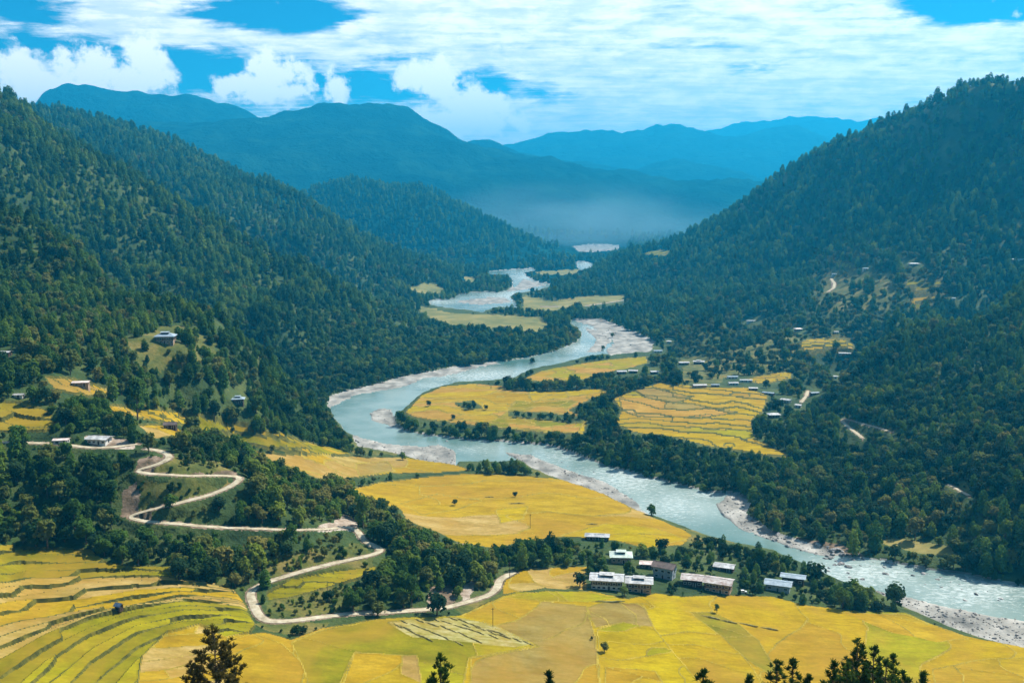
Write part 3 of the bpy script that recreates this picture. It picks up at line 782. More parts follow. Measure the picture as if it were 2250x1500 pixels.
for fk, (nm, lab, polys) in FIELDS.items():
    for pi, (poly, sp_, ang, cross, cols) in enumerate(polys):
        k = pip(PX + jx * 0.6, PY + jy * 0.6, poly) & ok & (cls != WATER) & (cls != GRAVEL)
        if not k.any():
            continue
        kx, ky = X[k], Y[k]
        if sp_ == 'GUIDE':
            gy = np.stack([np.interp(PX[k], GX, g) for g in GUIDES])
            py_ = PY[k] + fbm(kx, ky, 22, 2) * 4.0
            s = np.zeros(k.sum())
            for gi in range(len(GUIDES) - 1):
                f = np.clip((py_ - gy[gi]) / (gy[gi + 1] - gy[gi]), 0, 1)
                s = np.where(py_ >= gy[gi], gi + f, s)
            gi = np.clip(s.astype(int), 0, len(GSUB) - 1)
            a_ = gi * 8 + np.floor((s - gi) * np.array(GSUB)[gi]).astype(int)
            colr = np.array([GCOL[i] for i in gi])
            tt = kx / 60 + fbm(kx, ky, 60, 2) * 0.4
            b2 = np.floor(tt + (a_ % 5) * 0.37).astype(int)
            ids = a_ * 40 + (b2 + 20)
        else:
            a0 = R(ang)
            w1 = fbm(kx + 31 * pi, ky, 70, 3) * 0.9 + fbm(kx, ky + 9, 18, 2) * 0.12
            s = (kx * math.cos(a0) + ky * math.sin(a0)) / sp_ + w1 * (2.0 if sp_ < 31 else min(1.0, 24.0 / sp_))
            a_ = np.floor(s).astype(int)
            tt = (-kx * math.sin(a0) + ky * math.cos(a0)) / cross + fbm(kx, ky, 50, 2) * 0.35 + (a_ * 0.377) % 1
            b2 = np.floor(tt).astype(int)
            ids = (a_ - a_.min()) * 200 + (b2 - b2.min())
            colr = None
        u, inv = np.unique(ids, return_inverse=True)
        base_id = len(PADS)
        for j, uid in enumerate(u):
            if colr is not None:
                c = colr[inv == j][0]
            else:
                c = cols[(int(uid) * 7 + int(uid) // 200 * 3) % len(cols)]
            PADS.append((fk, c))
        pad[k] = base_id + inv
        cls[k] = FIELD
for strip in ([(1105, 838), (1190, 838), (1330, 832), (1425, 800), (1455, 815), (1350, 852), (1200, 860), (1115, 858)], [(1120, 903), (1200, 906), (1290, 918), (1280, 930), (1190, 920), (1120, 914)],
              [(1000, 884), (1040, 880), (1060, 896), (1020, 900)]):
    k = pip(PX + jx, PY + jy, strip) & ok & (cls == FIELD)
    cls[k] = FOREST
    pad[k] = -1
print('paddies', len(PADS))

# terraces: every paddy is levelled towards its own height
# repeated for water level and gravel
fid = pad >= 0
cnt = np.bincount(pad[fid], minlength=len(PADS)).astype(float)
sm = np.bincount(pad[fid], weights=Z[fid], minlength=len(PADS))
mean = sm / np.maximum(cnt, 1)
LEVEL = {'left': 0.7, 'step': 0.75, 'gold': 0.7, 'loop': 0.8, 'bend': 0.5, 'corner': 0.7, 'small': 0.6}
lev = np.array([LEVEL.get(p[0], 0.12) for p in PADS])
zt = mean[pad[fid]]
dzt = np.clip(zt - Z[fid], -1.3, 1.3)
Z[fid] = Z[fid] + dzt * lev[pad[fid]]
# edges of paddies
edge = np.zeros((NR, NC), bool)
for dr, dc in ((0, 1), (1, 0)):
    a_ = pad[:NR - dr, :NC - dc]
    b2 = pad[dr:, dc:]
    e = (a_ != b2) & (a_ >= 0) & (b2 >= 0)
    edge[:NR - dr, :NC - dc] |= e
Z[edge] += 0.2
wet = cls == WATER
bar = cls == GRAVEL
Z[wet] = -1.3 + fbm(X[wet], Y[wet], 20, 2) * 0.3
Z[bar] = 0.55 + fbm(X[bar], Y[bar], 26, 3) * 1.0


def blur(A, n):
    for _ in range(n):
        B = A.copy()
        B[1:-1, 1:-1] = (A[1:-1, 1:-1] * 2 + A[:-2, 1:-1] + A[2:, 1:-1] + A[1:-1, :-2] + A[1:-1, 2:]) / 6
        A = B
    return A


shore = blur((wet | bar).astype(float), 3)
near_shore = (shore > 0.02) & (shore < 0.98)
Zb = blur(Z, 2)
Z[near_shore & ~fid] = Zb[near_shore & ~fid]


def grid_lookup(x, y, A=None):
    """bilinear height of the ground at world points"""
    A = Z if A is None else A
    x, y = np.asarray(x, float), np.asarray(y, float)
    t = np.arctan2(x, y)
    l_ = np.log(np.maximum(np.hypot(x, y), 3.01))
    c = np.clip(np.searchsorted(TH, t) - 1, 0, NC - 2)
    r = np.clip(np.searchsorted(LR, l_) - 1, 0, NR - 2)
    fc = np.clip((t - TH[c]) / (TH[c + 1] - TH[c]), 0, 1)
    fr = np.clip((l_ - LR[r]) / (LR[r + 1] - LR[r]), 0, 1)
    return (A[r, c] * (1 - fc) + A[r, c + 1] * fc) * (1 - fr) + (A[r + 1, c] * (1 - fc) + A[r + 1, c + 1] * fc) * fr


LT = np.log(np.exp(spaced([(ln(340), ln(5200), 0.0012)])))


def hit(px, py):
    """world point where the line of sight of a photograph pixel meets the ground"""
    xc, yc = (px - CX) / FPX, (CY - py) / FPX
    x, y, z = xc, cp + yc * sp, -sp + yc * cp
    h = math.hypot(x, y)
    r = np.exp(LT)
    gx, gy = x / h * r, y / h * r
    gz = grid_lookup(gx, gy)
    below = np.nonzero(gz > H + z / h * r)[0]
    i = below[0] if len(below) else len(r) - 1
    return gx[i], gy[i], gz[i]


# roads: the ground is cut level beneath each, then a ribbon is laid on it
ribbons = []
for pts, width in ROADS:
    w = np.array([hit(px, py) for px, py in pts])
    dens = []
    for a_, b2 in zip(w[:-1], w[1:]):
        n = max(1, int(np.linalg.norm(b2[:2] - a_[:2]) / 2.5))
        for i in range(n):
            dens.append(a_ + (b2 - a_) * i / n)
    dens.append(w[-1])
    P = np.array(dens)
    for _ in range(3):
        P[1:-1, :2] = (P[:-2, :2] + P[1:-1, :2] * 2 + P[2:, :2]) / 4
    P[:, 2] = grid_lookup(P[:, 0], P[:, 1])
    for _ in range(25):
        P[1:-1, 2] = (P[:-2, 2] + P[1:-1, 2] * 2 + P[2:, 2]) / 4
    ribbons.append((P, width))
    bb = np.nonzero((X > P[:, 0].min() - 15) & (X < P[:, 0].max() + 15) & (Y > P[:, 1].min() - 15) & (Y < P[:, 1].max() + 15))
    gx, gy = X[bb], Y[bb]
    best = np.full(len(gx), 1e9)
    bz = np.zeros(len(gx))
    for i in range(0, len(P)):
        dd = (gx - P[i, 0]) ** 2 + (gy - P[i, 1]) ** 2
        k = dd < best
        best[k] = dd[k]
        bz[k] = P[i, 2]
    best = np.sqrt(best)
    wgt = np.clip(1 - (best - width * 0.62) / 5.0, 0, 1)
    wgt = wgt * wgt * (3 - 2 * wgt)
    Z[bb] = Z[bb] * (1 - wgt) + (bz - 0.12) * wgt
    rd = best < width * 0.72
    ci = cls[bb]
    ci[rd] = ROAD
    cls[bb] = ci
    pi_ = pad[bb]
    pi_[rd] = -1
    pad[bb] = pi_

# ------------------------------------------------------------------ ground mesh, cut by land cover
VC = np.stack([X, Y, Z], -1).reshape(-1, 3)
idx = np.arange(NR * NC).reshape(NR, NC)
quads = np.stack([idx[:-1, :-1], idx[:-1, 1:], idx[1:, 1:], idx[1:, :-1]], -1).reshape(-1, 4)[:, ::-1]


def corner4(A):
    return np.stack([A[:-1, :-1], A[:-1, 1:], A[1:, 1:], A[1:, :-1]], -1).reshape(-1, 4)


qc = corner4(cls)
qp = corner4(pad)
same_pad = (qp == qp[:, :1]).all(1) & (qp[:, 0] >= 0)
any_field = (qp >= 0).all(1)
gravel_q = (qc == GRAVEL).sum(1) >= 2
wet_q = (qc == WATER).any(1)
cent_r = corner4(RR)[:, 0]


def sub_mesh(name, mask, mats, parent=None, smooth=True, mat_idx=None):
    q = quads[mask]
    u, inv = np.unique(q, return_inverse=True)
    me = np_mesh(name, VC[u], inv.reshape(-1, 4), mats, smooth, None if mat_idx is None else mat_idx[mask])
    return link_mesh(name, me, parent)


bank_q = any_field & ~same_pad
rest = ~same_pad & ~bank_q & ~gravel_q
mi = np.zeros(len(quads), int)
mats_g = [M['forest_floor'], M['far_forest'], M['scrub'], M['meadow'], M['soil'], M['pale_soil'], M['bank'], M['gravel']]
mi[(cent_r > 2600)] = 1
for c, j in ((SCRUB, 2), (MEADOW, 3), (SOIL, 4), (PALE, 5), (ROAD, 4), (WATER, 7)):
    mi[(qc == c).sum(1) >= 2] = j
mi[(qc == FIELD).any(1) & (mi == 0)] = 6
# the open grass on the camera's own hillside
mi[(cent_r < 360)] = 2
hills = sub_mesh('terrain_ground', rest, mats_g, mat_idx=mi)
tag(hills, 'forested valley slopes and ranges of blue mountains behind them', kind='structure')
gb = sub_mesh('river_gravel_ground', gravel_q & ~same_pad & ~bank_q, [M['gravel']])
tag(gb, 'pale gravel bars and stony beaches along both banks of the river', kind='structure')
for fk, (nm, lab, polys) in FIELDS.items():
    root = None
    ids = [i for i, p in enumerate(PADS) if p[0] == fk]
    if not ids:
        continue
    lo, hi = ids[0], ids[-1]
    inq = (qp[:, 0] >= lo) & (qp[:, 0] <= hi)
    allk = same_pad & inq
    if not allk.any():
        continue
    c0 = VC[quads[allk][0][0]]
    root = empty(nm, (0, 0, 0))
    tag(root, lab, kind='structure')
    order = np.argsort(qp[:, 0] + 0)
    qi = np.nonzero(allk)[0]
    pid = qp[qi, 0]
    o_ = np.argsort(pid, kind='stable')
    qi, pid = qi[o_], pid[o_]
    starts = np.nonzero(np.diff(np.concatenate([[-1], pid])))[0]
    ends = np.append(starts[1:], len(pid))
    groups = sorted([(e - s, s, e) for s, e in zip(starts, ends)], reverse=True)
    tiny = {}
    for n_, (cnt_, s, e) in enumerate(groups):
        col = PADS[pid[s]][1]
        if cnt_ < 30 or n_ >= 290:
            tiny.setdefault(col, []).append(qi[s:e])
            continue
        mask = np.zeros(len(quads), bool)
        mask[qi[s:e]] = True
        sub_mesh('paddy', mask, [M[col]], root)
    for col, lst in tiny.items():
        mask = np.zeros(len(quads), bool)
        mask[np.concatenate(lst)] = True
        o = sub_mesh('small_paddies', mask, [M[col]], root)
        o['kind'] = 'stuff'
    bq = bank_q & inq
    if bq.any():
        o = sub_mesh('terrace_bank', bq, [M['soft_bank' if fk in ('front', 'oval', 'upper', 'yard', 'bend') else 'bank']], root)
        o['kind'] = 'stuff'

# ------------------------------------------------------------------ the river surface
wm = bpy.data.materials.new('river_water')
wm.use_nodes = True
t = NT(wm.node_tree)
b = t.n['Principled BSDF']
geo = t.new('ShaderNodeNewGeometry').outputs['Position']
at_ = t.new('ShaderNodeAttribute', attribute_name='foam')
fo = t.noise(t.vm('MULTIPLY', geo, (0.45, 0.8, 1)), 0.5, 6, 0.72, 2.1, 0.5)
foam = t.smooth(t.m('ADD', fo, t.m('MULTIPLY', at_.outputs['Fac'], 0.24)), 0.56, 1.05)
deep = t.noise(geo, 0.012, 3, 0.5)
wc = t.mix(t.smooth(deep, 0.35, 0.65), (0.07, 0.155, 0.14, 1), (0.20, 0.28, 0.26, 1))
wc = t.mix(t.m('MULTIPLY', at_.outputs['Fac'], 0.45), wc, (0.38, 0.43, 0.41, 1))
t.l.new(t.mix(foam, wc, (0.62, 0.68, 0.68, 1)), b.inputs['Base Color'])
t.l.new(t.m('ADD', 0.16, t.m('MULTIPLY', foam, 0.6)), b.inputs['Roughness'])
b.inputs['IOR'].default_value = 1.33
b.inputs['Specular IOR Level'].default_value = 0.35
bn = t.new('ShaderNodeBump')
bn.inputs['Strength'].default_value = 1.0
bn.inputs['Distance'].default_value = 0.22
t.l.new(t.noise(t.vm('MULTIPLY', geo, (1, 0.7, 1)), 0.5, 5, 0.7), bn.inputs['Height'])
t.l.new(bn.outputs[0], b.inputs['Normal'])
wq = wet_q.copy()
wg = wq.reshape(NR - 1, NC - 1)
for _ in range(2):
    g2_ = wg.copy()
    g2_[1:] |= wg[:-1]
    g2_[:-1] |= wg[1:]
    g2_[:, 1:] |= wg[:, :-1]
    g2_[:, :-1] |= wg[:, 1:]
    wg = g2_
q = quads[wg.ravel()]
u, inv = np.unique(q, return_inverse=True)
wv = VC[u].copy()
fm = np.zeros(len(u))
upx, upy = project(wv[:, 0], wv[:, 1], np.zeros(len(wv)))
for fx_, fy_, rx_, ry_, s_ in FOAM:
    g_ = np.exp(-(((upx - fx_) / rx_) ** 2 + ((upy - fy_) / ry_) ** 2)) * s_
    fm = np.maximum(fm, g_)
wv[:, 2] = fbm(wv[:, 0], wv[:, 1], 9, 2) * 0.10 + fm * fbm(wv[:, 0], wv[:, 1], 4, 2) * 0.28
me = np_mesh('river', wv, inv.reshape(-1, 4), [wm])
at = me.attributes.new('foam', 'FLOAT', 'POINT')
at.data.foreach_set('value', fm.astype(np.float32))
river = link_mesh('river_water', me)
tag(river, 'turquoise river winding down the valley with white rapids', kind='structure')

# dirt roads
RL = ['pale track along the slope at the upper left', 'pale dirt road zigzagging down to the village with hairpin bends', 'short switchback of pale road among the trees of the right slope',
      'glimpse of pale track low on the right slope', 'pale curved path beside the hillside hamlet', 'straight pale road along the far fields', 'bit of pale lane below the right village']
for (P, width), lab in zip(ribbons, RL):
    T = np.gradient(P[:, :2], axis=0)
    T /= np.linalg.norm(T, axis=1)[:, None] + 1e-9
    N = np.stack([-T[:, 1], T[:, 0]], -1)
    wob = 1 + 0.16 * np.array([fbm(np.array([i * 1.7]), np.array([3.0]), 9, 2)[0] for i in range(len(P))])
    rows = []
    for s_, dz_ in ((-1.0, 0.02), (-0.5, 0.12), (0.0, 0.20), (0.5, 0.12), (1.0, 0.02)):
        xy = P[:, :2] + N * (s_ * width / 2 * wob)[:, None]
        rows.append(np.concatenate([xy, (P[:, 2] + dz_)[:, None]], 1))
    V = np.stack(rows, 1)
    n = len(P)
    vi = np.arange(n * 5).reshape(n, 5)
    F = np.stack([vi[:-1, :-1], vi[1:, :-1], vi[1:, 1:], vi[:-1, 1:]], -1).reshape(-1, 4)[:, ::-1]
    o = link_mesh('dirt_road', np_mesh('dirt_road', V.reshape(-1, 3), F, [M['road']]))
    tag(o, lab, kind='structure')

# ------------------------------------------------------------------ haze: one closed box of even air
bm = bmesh.new()
bmesh.ops.create_cube(bm, size=1.0)
me = bpy.data.meshes.new('haze')
bm.to_mesh(me)
bm.free()
hz = link_mesh('haze', me)
hz.scale = (37000, 37000, HAZE_TOP + 4)
hz.location = (0, 0, (HAZE_TOP - 4) / 2)
tag(hz, 'blue haze filling the valley air', kind='stuff')
hm = bpy.data.materials.new('haze_air')
hm.use_nodes = True
t = NT(hm.node_tree)
t.n.clear()
pv = t.new('ShaderNodeVolumePrincipled')
pv.inputs['Color'].default_value = (*HAZE_COLOR, 1)
pv.inputs['Density'].default_value = HAZE_DENSITY
pv.inputs['Anisotropy'].default_value = HAZE_ANISO
oo = t.new('ShaderNodeOutputMaterial')
t.l.new(pv.outputs[0], oo.inputs['Volume'])
me.materials.append(hm)

# low mist lying over the far end of the valley floor
bm = bmesh.new()
bmesh.ops.create_icosphere(bm, subdivisions=3, radius=1.0)
me = bpy.data.meshes.new('valley_mist')
bm.to_mesh(me)
bm.free()
fx_, fy_, fz_ = unproj_d(1255, 528, 4900)
ms = link_mesh('valley_mist', me, None, (fx_, fy_, 40))
ms.scale = (1000, 1000, 300)
tag(ms, 'pale mist glowing over the river at the end of the valley', kind='stuff')
mm_ = bpy.data.materials.new('mist_air')
mm_.use_nodes = True
t = NT(mm_.node_tree)
t.n.clear()
pv = t.new('ShaderNodeVolumePrincipled')
pv.inputs['Color'].default_value = (0.45, 0.80, 1.0, 1)
tcm = t.new('ShaderNodeTexCoord').outputs['Object']
ln_ = t.new('ShaderNodeVectorMath', operation='LENGTH')
t.l.new(tcm, ln_.inputs[0])
fall = t.smooth(ln_.outputs['Value'], 1.0, 0.15)
wisp = t.noise(tcm, 2.2, 3, 0.5)
t.l.new(t.m('MULTIPLY', t.m('MULTIPLY', fall, t.smooth(wisp, 0.25, 0.65)), 0.0011), pv.inputs['Density'])
oo = t.new('ShaderNodeOutputMaterial')
t.l.new(pv.outputs[0], oo.inputs['Volume'])
me.materials.append(mm_)
# ------------------------------------------------------------------ houses: where they stand
HM = {}
HM['white_wall'] = material('whitewashed_wall', [(0.50, 0.47, 0.42), (0.66, 0.64, 0.60), (0.74, 0.73, 0.70)], 0.6, fine=(1.5, 0.12))
HM['mud_wall'] = material('rammed_earth_wall', [(0.26, 0.17, 0.11), (0.36, 0.25, 0.17), (0.44, 0.33, 0.24)], 0.8, fine=(2.0, 0.2))
HM['blue_wall'] = material('grey_blue_wall', [(0.24, 0.28, 0.32), (0.34, 0.39, 0.42), (0.42, 0.46, 0.50)], 0.6, fine=(1.5, 0.15))
HM['timber'] = material('dark_timber', [(0.035, 0.022, 0.016), (0.07, 0.045, 0.03), (0.11, 0.07, 0.045)], 1.2, fine=(3.0, 0.3))
HM['frame'] = material('window_frame_paint', [(0.45, 0.38, 0.30), (0.60, 0.54, 0.46), (0.68, 0.62, 0.54)], 1.0)
HM['pane'] = material('dark_window_pane', [(0.01, 0.012, 0.015), (0.02, 0.022, 0.026), (0.03, 0.03, 0.035)], 1.0, rough=0.15, spec=0.6)


def roof_mat(name, a, b_, c, rough=0.45):
    m = material(name, [a, b_, c], 0.45, rough=rough, obj_var=0.10, spec=0.5, fine=(1.3, 0.15), stretch=(1, 1, 1))
    return m


HM['white_roof'] = roof_mat('white_sheet_roof', (0.24, 0.25, 0.26), (0.42, 0.42, 0.42), (0.56, 0.56, 0.56))
HM['rusty_roof'] = roof_mat('rusty_white_sheet_roof', (0.20, 0.12, 0.09), (0.38, 0.33, 0.31), (0.54, 0.51, 0.49))
HM['green_roof'] = roof_mat('pale_green_roof', (0.34, 0.42, 0.36), (0.46, 0.54, 0.47), (0.58, 0.64, 0.58))
HM['brown_roof'] = roof_mat('dark_brown_roof', (0.07, 0.05, 0.045), (0.11, 0.08, 0.07), (0.15, 0.11, 0.10), 0.8)
HM['blue_roof'] = roof_mat('grey_blue_roof', (0.16, 0.22, 0.27), (0.24, 0.31, 0.37), (0.32, 0.40, 0.46))
HM['pink_roof'] = roof_mat('pinkish_sheet_roof', (0.48, 0.34, 0.30), (0.62, 0.50, 0.46), (0.72, 0.64, 0.60))

# label, base pixel, length m, depth m, wall height, yaw deg, roof kind, roof material, wall material, windows, lantern
HOUSES = [
    ('long white roofed farmhouse with rows of timber windows facing the golden field', (1335, 1296), 19, 11, 5.2, -8, 'gable', 'white_roof', 'timber', 6, True),
    ('white roofed house with raised attic vent joined to the right of the longest farmhouse', (1406, 1302), 15, 10, 5.4, -8, 'gable', 'white_roof', 'mud_wall', 4, True),
    ('house with pale green roof and small raised lantern behind the long farmhouse', (1366, 1238), 13, 10, 4.5, -4, 'hip', 'green_roof', 'mud_wall', 4, True),
    ('low shed with pinkish roof between the green roof and the dark brown roof', (1423, 1249), 9, 6, 3.0, -10, 'gable', 'pink_roof', 'timber', 2, False),
    ('tall house with dark brown roof and white gable wall in the middle of the village', (1462, 1272), 13, 8, 6.6, -28, 'gable', 'brown_roof', 'blue_wall', 3, False),
    ('white roofed house with rusty edge left of its larger twin', (1524, 1289), 12, 9, 4.6, -14, 'gable', 'rusty_roof', 'timber', 4, False),
    ('large white roofed house with rust streaks and pale front posts', (1582, 1303), 16, 10, 5.4, -22, 'gable', 'rusty_roof', 'mud_wall', 4, False),
    ('small white roofed shed among bushes behind the rusty roofed houses', (1594, 1256), 13, 8, 2.8, -22, 'gable', 'white_roof', 'timber', 2, False),
    ('house with grey blue roof at the right end of the village nearer the field', (1713, 1300), 15, 8, 4.4, -20, 'gable', 'blue_roof', 'blue_wall', 3, False),
    ('narrow grey blue roof standing behind the other blue roofed house', (1745, 1284), 14, 6, 4.6, -20, 'gable', 'blue_roof', 'timber', 3, False),
    ('long low white roof at the edge of the oval golden field', (1313, 1188), 17, 7, 3.0, -8, 'gable', 'white_roof', 'timber', 4, False),
    ('hillside house with pale hipped roof in a clearing on the left slope', (360, 756), 15, 11, 5.2, 6, 'hip', 'blue_roof', 'mud_wall', 5, True),
    ('small house with pale tiered roof deep in trees of the left spur', (521, 888), 11, 9, 5.0, 10, 'hip', 'blue_roof', 'timber', 3, True),
    ('white building beside the upper road at the left', (214, 978), 13, 8, 3.6, -10, 'gable', 'white_roof', 'white_wall', 4, False),
    ('low pale hut beside the upper road left of the white building', (132, 976), 9, 5, 2.6, 8, 'gable', 'pink_roof', 'white_wall', 2, False),
    ('small pale shed above the upper left terraces', (40, 875), 6, 4, 2.2, 0, 'gable', 'white_roof', 'white_wall', 1, False),
    ('brown roofed barn on the tan ledge below the left slope', (175, 850), 11, 6, 3.0, 10, 'gable', 'pink_roof', 'mud_wall', 2, False),
    ('pale roof at the left edge of the wooded slope', (4, 783), 10, 6, 2.8, 0, 'gable', 'white_roof', 'timber', 2, False),
    ('dark roofed hut cluster among the stepped terraces', (372, 942), 9, 6, 3.0, 5, 'gable', 'brown_roof', 'timber', 2, False),
    # across the river
    ('long narrow white roof on the ledge above the far village', (1653, 708), 24, 7, 3.0, 0, 'gable', 'white_roof', 'white_wall', 5, False),
    ('pinkish earth house on the bare ledge above the right village', (1755, 728), 13, 9, 4.5, 10, 'hip', 'pink_roof', 'mud_wall', 3, False),
    ('little white house at the top edge of the hillside gold field', (1838, 733), 8, 6, 3.2, 0, 'gable', 'white_roof', 'white_wall', 2, False),
    ('wide white roof below the hillside gold field', (1857, 782), 20, 8, 3.4, -6, 'gable', 'white_roof', 'mud_wall', 4, False),
    ('first white roof from the left in the far village', (1366, 822), 14, 9, 4.0, 6, 'gable', 'white_roof', 'timber', 3, False),
    ('second white roof from the left in the far village', (1392, 820), 13, 8, 4.0, -12, 'gable', 'white_roof', 'timber', 3, False),
    ('third roof from the left in the far village behind a tree', (1438, 822), 11, 8, 4.0, 10, 'gable', 'white_roof', 'timber', 2, False),
    ('pale house near the stony tip of the upper gravel bar', (1446, 775), 16, 9, 3.4, 0, 'gable', 'blue_roof', 'white_wall', 3, False),
    ('tiny white house under the dark wooded knoll', (1470, 755), 8, 7, 4.5, 0, 'hip', 'white_roof', 'white_wall', 2, False),
    ('white roof under the foot of the dark knoll', (1503, 802), 16, 9, 4.0, 8, 'gable', 'white_roof', 'timber', 3, False),
    ('white tiered roof right of the knoll foot', (1536, 800), 17, 9, 4.2, -8, 'gable', 'white_roof', 'timber', 3, True),
    ('upper pale roof of three stacked at the head of the terraces', (1610, 832), 16, 7, 3.2, 4, 'gable', 'blue_roof', 'white_wall', 3, False),
    ('middle pale roof of three stacked at the head of the terraces', (1640, 840), 18, 7, 3.2, -6, 'gable', 'white_roof', 'white_wall', 3, False),
    ('lowest pale roof of three stacked at the head of the terraces', (1612, 846), 14, 7, 3.2, 4, 'gable', 'white_roof', 'white_wall', 3, False),
    ('broad white roof on the upper left rim of the village terraces', (1538, 852), 20, 9, 3.4, 8, 'gable', 'white_roof', 'mud_wall', 4, False),
    ('grey shed beside the broad white roof on the terrace rim', (1572, 850), 11, 6, 3.0, 0, 'gable', 'blue_roof', 'timber', 2, False),
    ('white roof at the right end of the terrace rim', (1656, 858), 12, 7, 3.2, -10, 'gable', 'white_roof', 'timber', 2, False),
    ('slanting long roof above the right corner of the village terraces', (1690, 868), 16, 7, 3.2, -30, 'gable', 'blue_roof', 'timber', 3, False),
    ('white gable house right of the village terraces', (1729, 885), 12, 8, 4.0, -38, 'gable', 'white_roof', 'white_wall', 3, False),
    ('little white house right of the white gable house', (1756, 896), 8, 7, 3.4, -30, 'gable', 'white_roof', 'white_wall', 2, False),
    ('round headed pale roof among trees at the right corner of the terraces', (1702, 918), 13, 9, 4.0, 6, 'hip', 'white_roof', 'timber', 3, False),
    ('white roof by the path into the right woods', (1790, 868), 12, 6, 3.2, 14, 'gable', 'blue_roof', 'timber', 2, False),
    ('tiny white hut at the edge of the right woods', (1836, 832), 5, 5, 4.0, 0, 'gable', 'white_roof', 'white_wall', 1, False),
    ('upper pale roof of the hillside hamlet', (1904, 594), 15, 8, 3.4, 4, 'gable', 'blue_roof', 'white_wall', 3, False),
    ('lower pale roof at the left of the hillside hamlet', (1834, 606), 11, 7, 3.4, -6, 'gable', 'blue_roof', 'white_wall', 2, False),
    ('white house on the bare patch right of the hillside hamlet', (2010, 584), 21, 9, 4.0, 0, 'hip', 'white_roof', 'mud_wall', 4, False),
    ('long white roof high at the right edge of the slope', (2238, 575), 22, 9, 4.0, 0, 'gable', 'white_roof', 'white_wall', 4, False),
    ('little white house beside the upper right field', (2096, 660), 6, 5, 3.6, 0, 'gable', 'white_roof', 'white_wall', 1, False),
]
HPOS = [hit(*h[1]) for h in HOUSES]

# ------------------------------------------------------------------ what must stay in view between the trees
MW, MH = 1125, 760
soft = np.zeros((MH, MW))
hard = np.zeros((MH, MW))
PX, PY = project(X, Y, Z)
slope = (Z - H) / RR
cm = np.maximum.accumulate(slope, axis=0)
OCC = (cm - slope) * RR
seen = (OCC < 1.0) & (RR > 361) & (PX > 0) & (PX < 2249) & (PY > 0) & (PY < 1519)


def stamp(A, k):
    A[(PY[k] / 2).astype(int), (PX[k] / 2).astype(int)] = 1


stamp(soft, seen & np.isin(cls, [FIELD, WATER, GRAVEL, MEADOW]))
stamp(soft, seen & np.isin(cls, [PALE, SOIL]))
stamp(hard, seen & (cls == ROAD))
for (wx, wy, wz), h in zip(HPOS, HOUSES):
    hw, top = h[2] / 2 * 1.05, h[4] + 3.2
    hx0, hy1 = project(np.array(wx - hw), np.array(wy - 4), np.array(wz + 1.6))
    hx1, hy0 = project(np.array(wx + hw), np.array(wy), np.array(wz + top))
    hard[max(0, int(hy0 / 2)):int(hy1 / 2) + 1, max(0, int(hx0 / 2)):max(0, int(hx1 / 2)) + 1] = 1


def dil(A):
    B = A.copy()
    B[1:] = np.maximum(B[1:], A[:-1])
    B[:-1] = np.maximum(B[:-1], A[1:])
    B[:, 1:] = np.maximum(B[:, 1:], A[:, :-1])
    B[:, :-1] = np.maximum(B[:, :-1], A[:, 1:])
    return B


soft = dil(soft)
hard = dil(hard)
cs_soft = np.vstack([np.zeros(MW), np.cumsum(soft, 0)])
cs_hard = np.vstack([np.zeros(MW), np.cumsum(hard, 0)])


def covered(cs, px, y0, y1):
    """share of the column between two pixel rows that belongs to a mask"""
    xi = np.clip((px / 2).astype(int), 0, MW - 1)
    a_ = np.clip((y0 / 2).astype(int), 0, MH)
    b2 = np.clip((y1 / 2).astype(int), 0, MH)
    b2 = np.maximum(b2, a_ + 1)
    b2 = np.minimum(b2, MH)
    return (cs[b2, xi] - cs[np.minimum(a_, b2 - 1), xi]) / np.maximum(b2 - a_, 1)


# ------------------------------------------------------------------ tree models
def leaf_mat(name, c1, c2, c3, var=0.32, trans=0.42):
    m = bpy.data.materials.new(name)
    m.use_nodes = True
    t = NT(m.node_tree)
    b = t.n['Principled BSDF']
    oi = t.new('ShaderNodeObjectInfo')
    geo = t.new('ShaderNodeNewGeometry')
    pos = t.noise(t.vm('MULTIPLY', geo.outputs['Position'], (1, 1, 1)), 0.012, 3, 0.6)
    r = t.m('ADD', t.m('MULTIPLY', oi.outputs['Random'], 0.55), t.m('MULTIPLY', t.smooth(pos, 0.38, 0.62), 0.45))
    ramp = t.new('ShaderNodeValToRGB')
    t.l.new(r, ramp.inputs[0])
    e = ramp.color_ramp.elements
    e[0].position, e[0].color = 0.15, (*c1, 1)
    e[1].position, e[1].color = 0.95, (*c3, 1)
    x = e.new(0.6)
    x.color = (*c2, 1)
    g = t.noise(geo.outputs['Position'], 0.9, 2, 0.6)
    hsv = t.new('ShaderNodeHueSaturation')
    t.l.new(ramp.outputs[0], hsv.inputs['Color'])
    t.l.new(t.m('ADD', 1 - var, t.m('MULTIPLY', g, 2 * var)), hsv.inputs['Value'])
    t.l.new(hsv.outputs[0], b.inputs['Base Color'])
    b.inputs['Roughness'].default_value = 0.8
    b.inputs['Specular IOR Level'].default_value = 0.12
    tr = t.new('ShaderNodeBsdfTranslucent')
    t.l.new(hsv.outputs[0], tr.inputs[0])
    mx = t.new('ShaderNodeMixShader')
    mx.inputs[0].default_value = trans
    t.l.new(b.outputs[0], mx.inputs[1])
    t.l.new(tr.outputs[0], mx.inputs[2])
    t.l.new(mx.outputs[0], t.n['Material Output'].inputs[0])
    return m


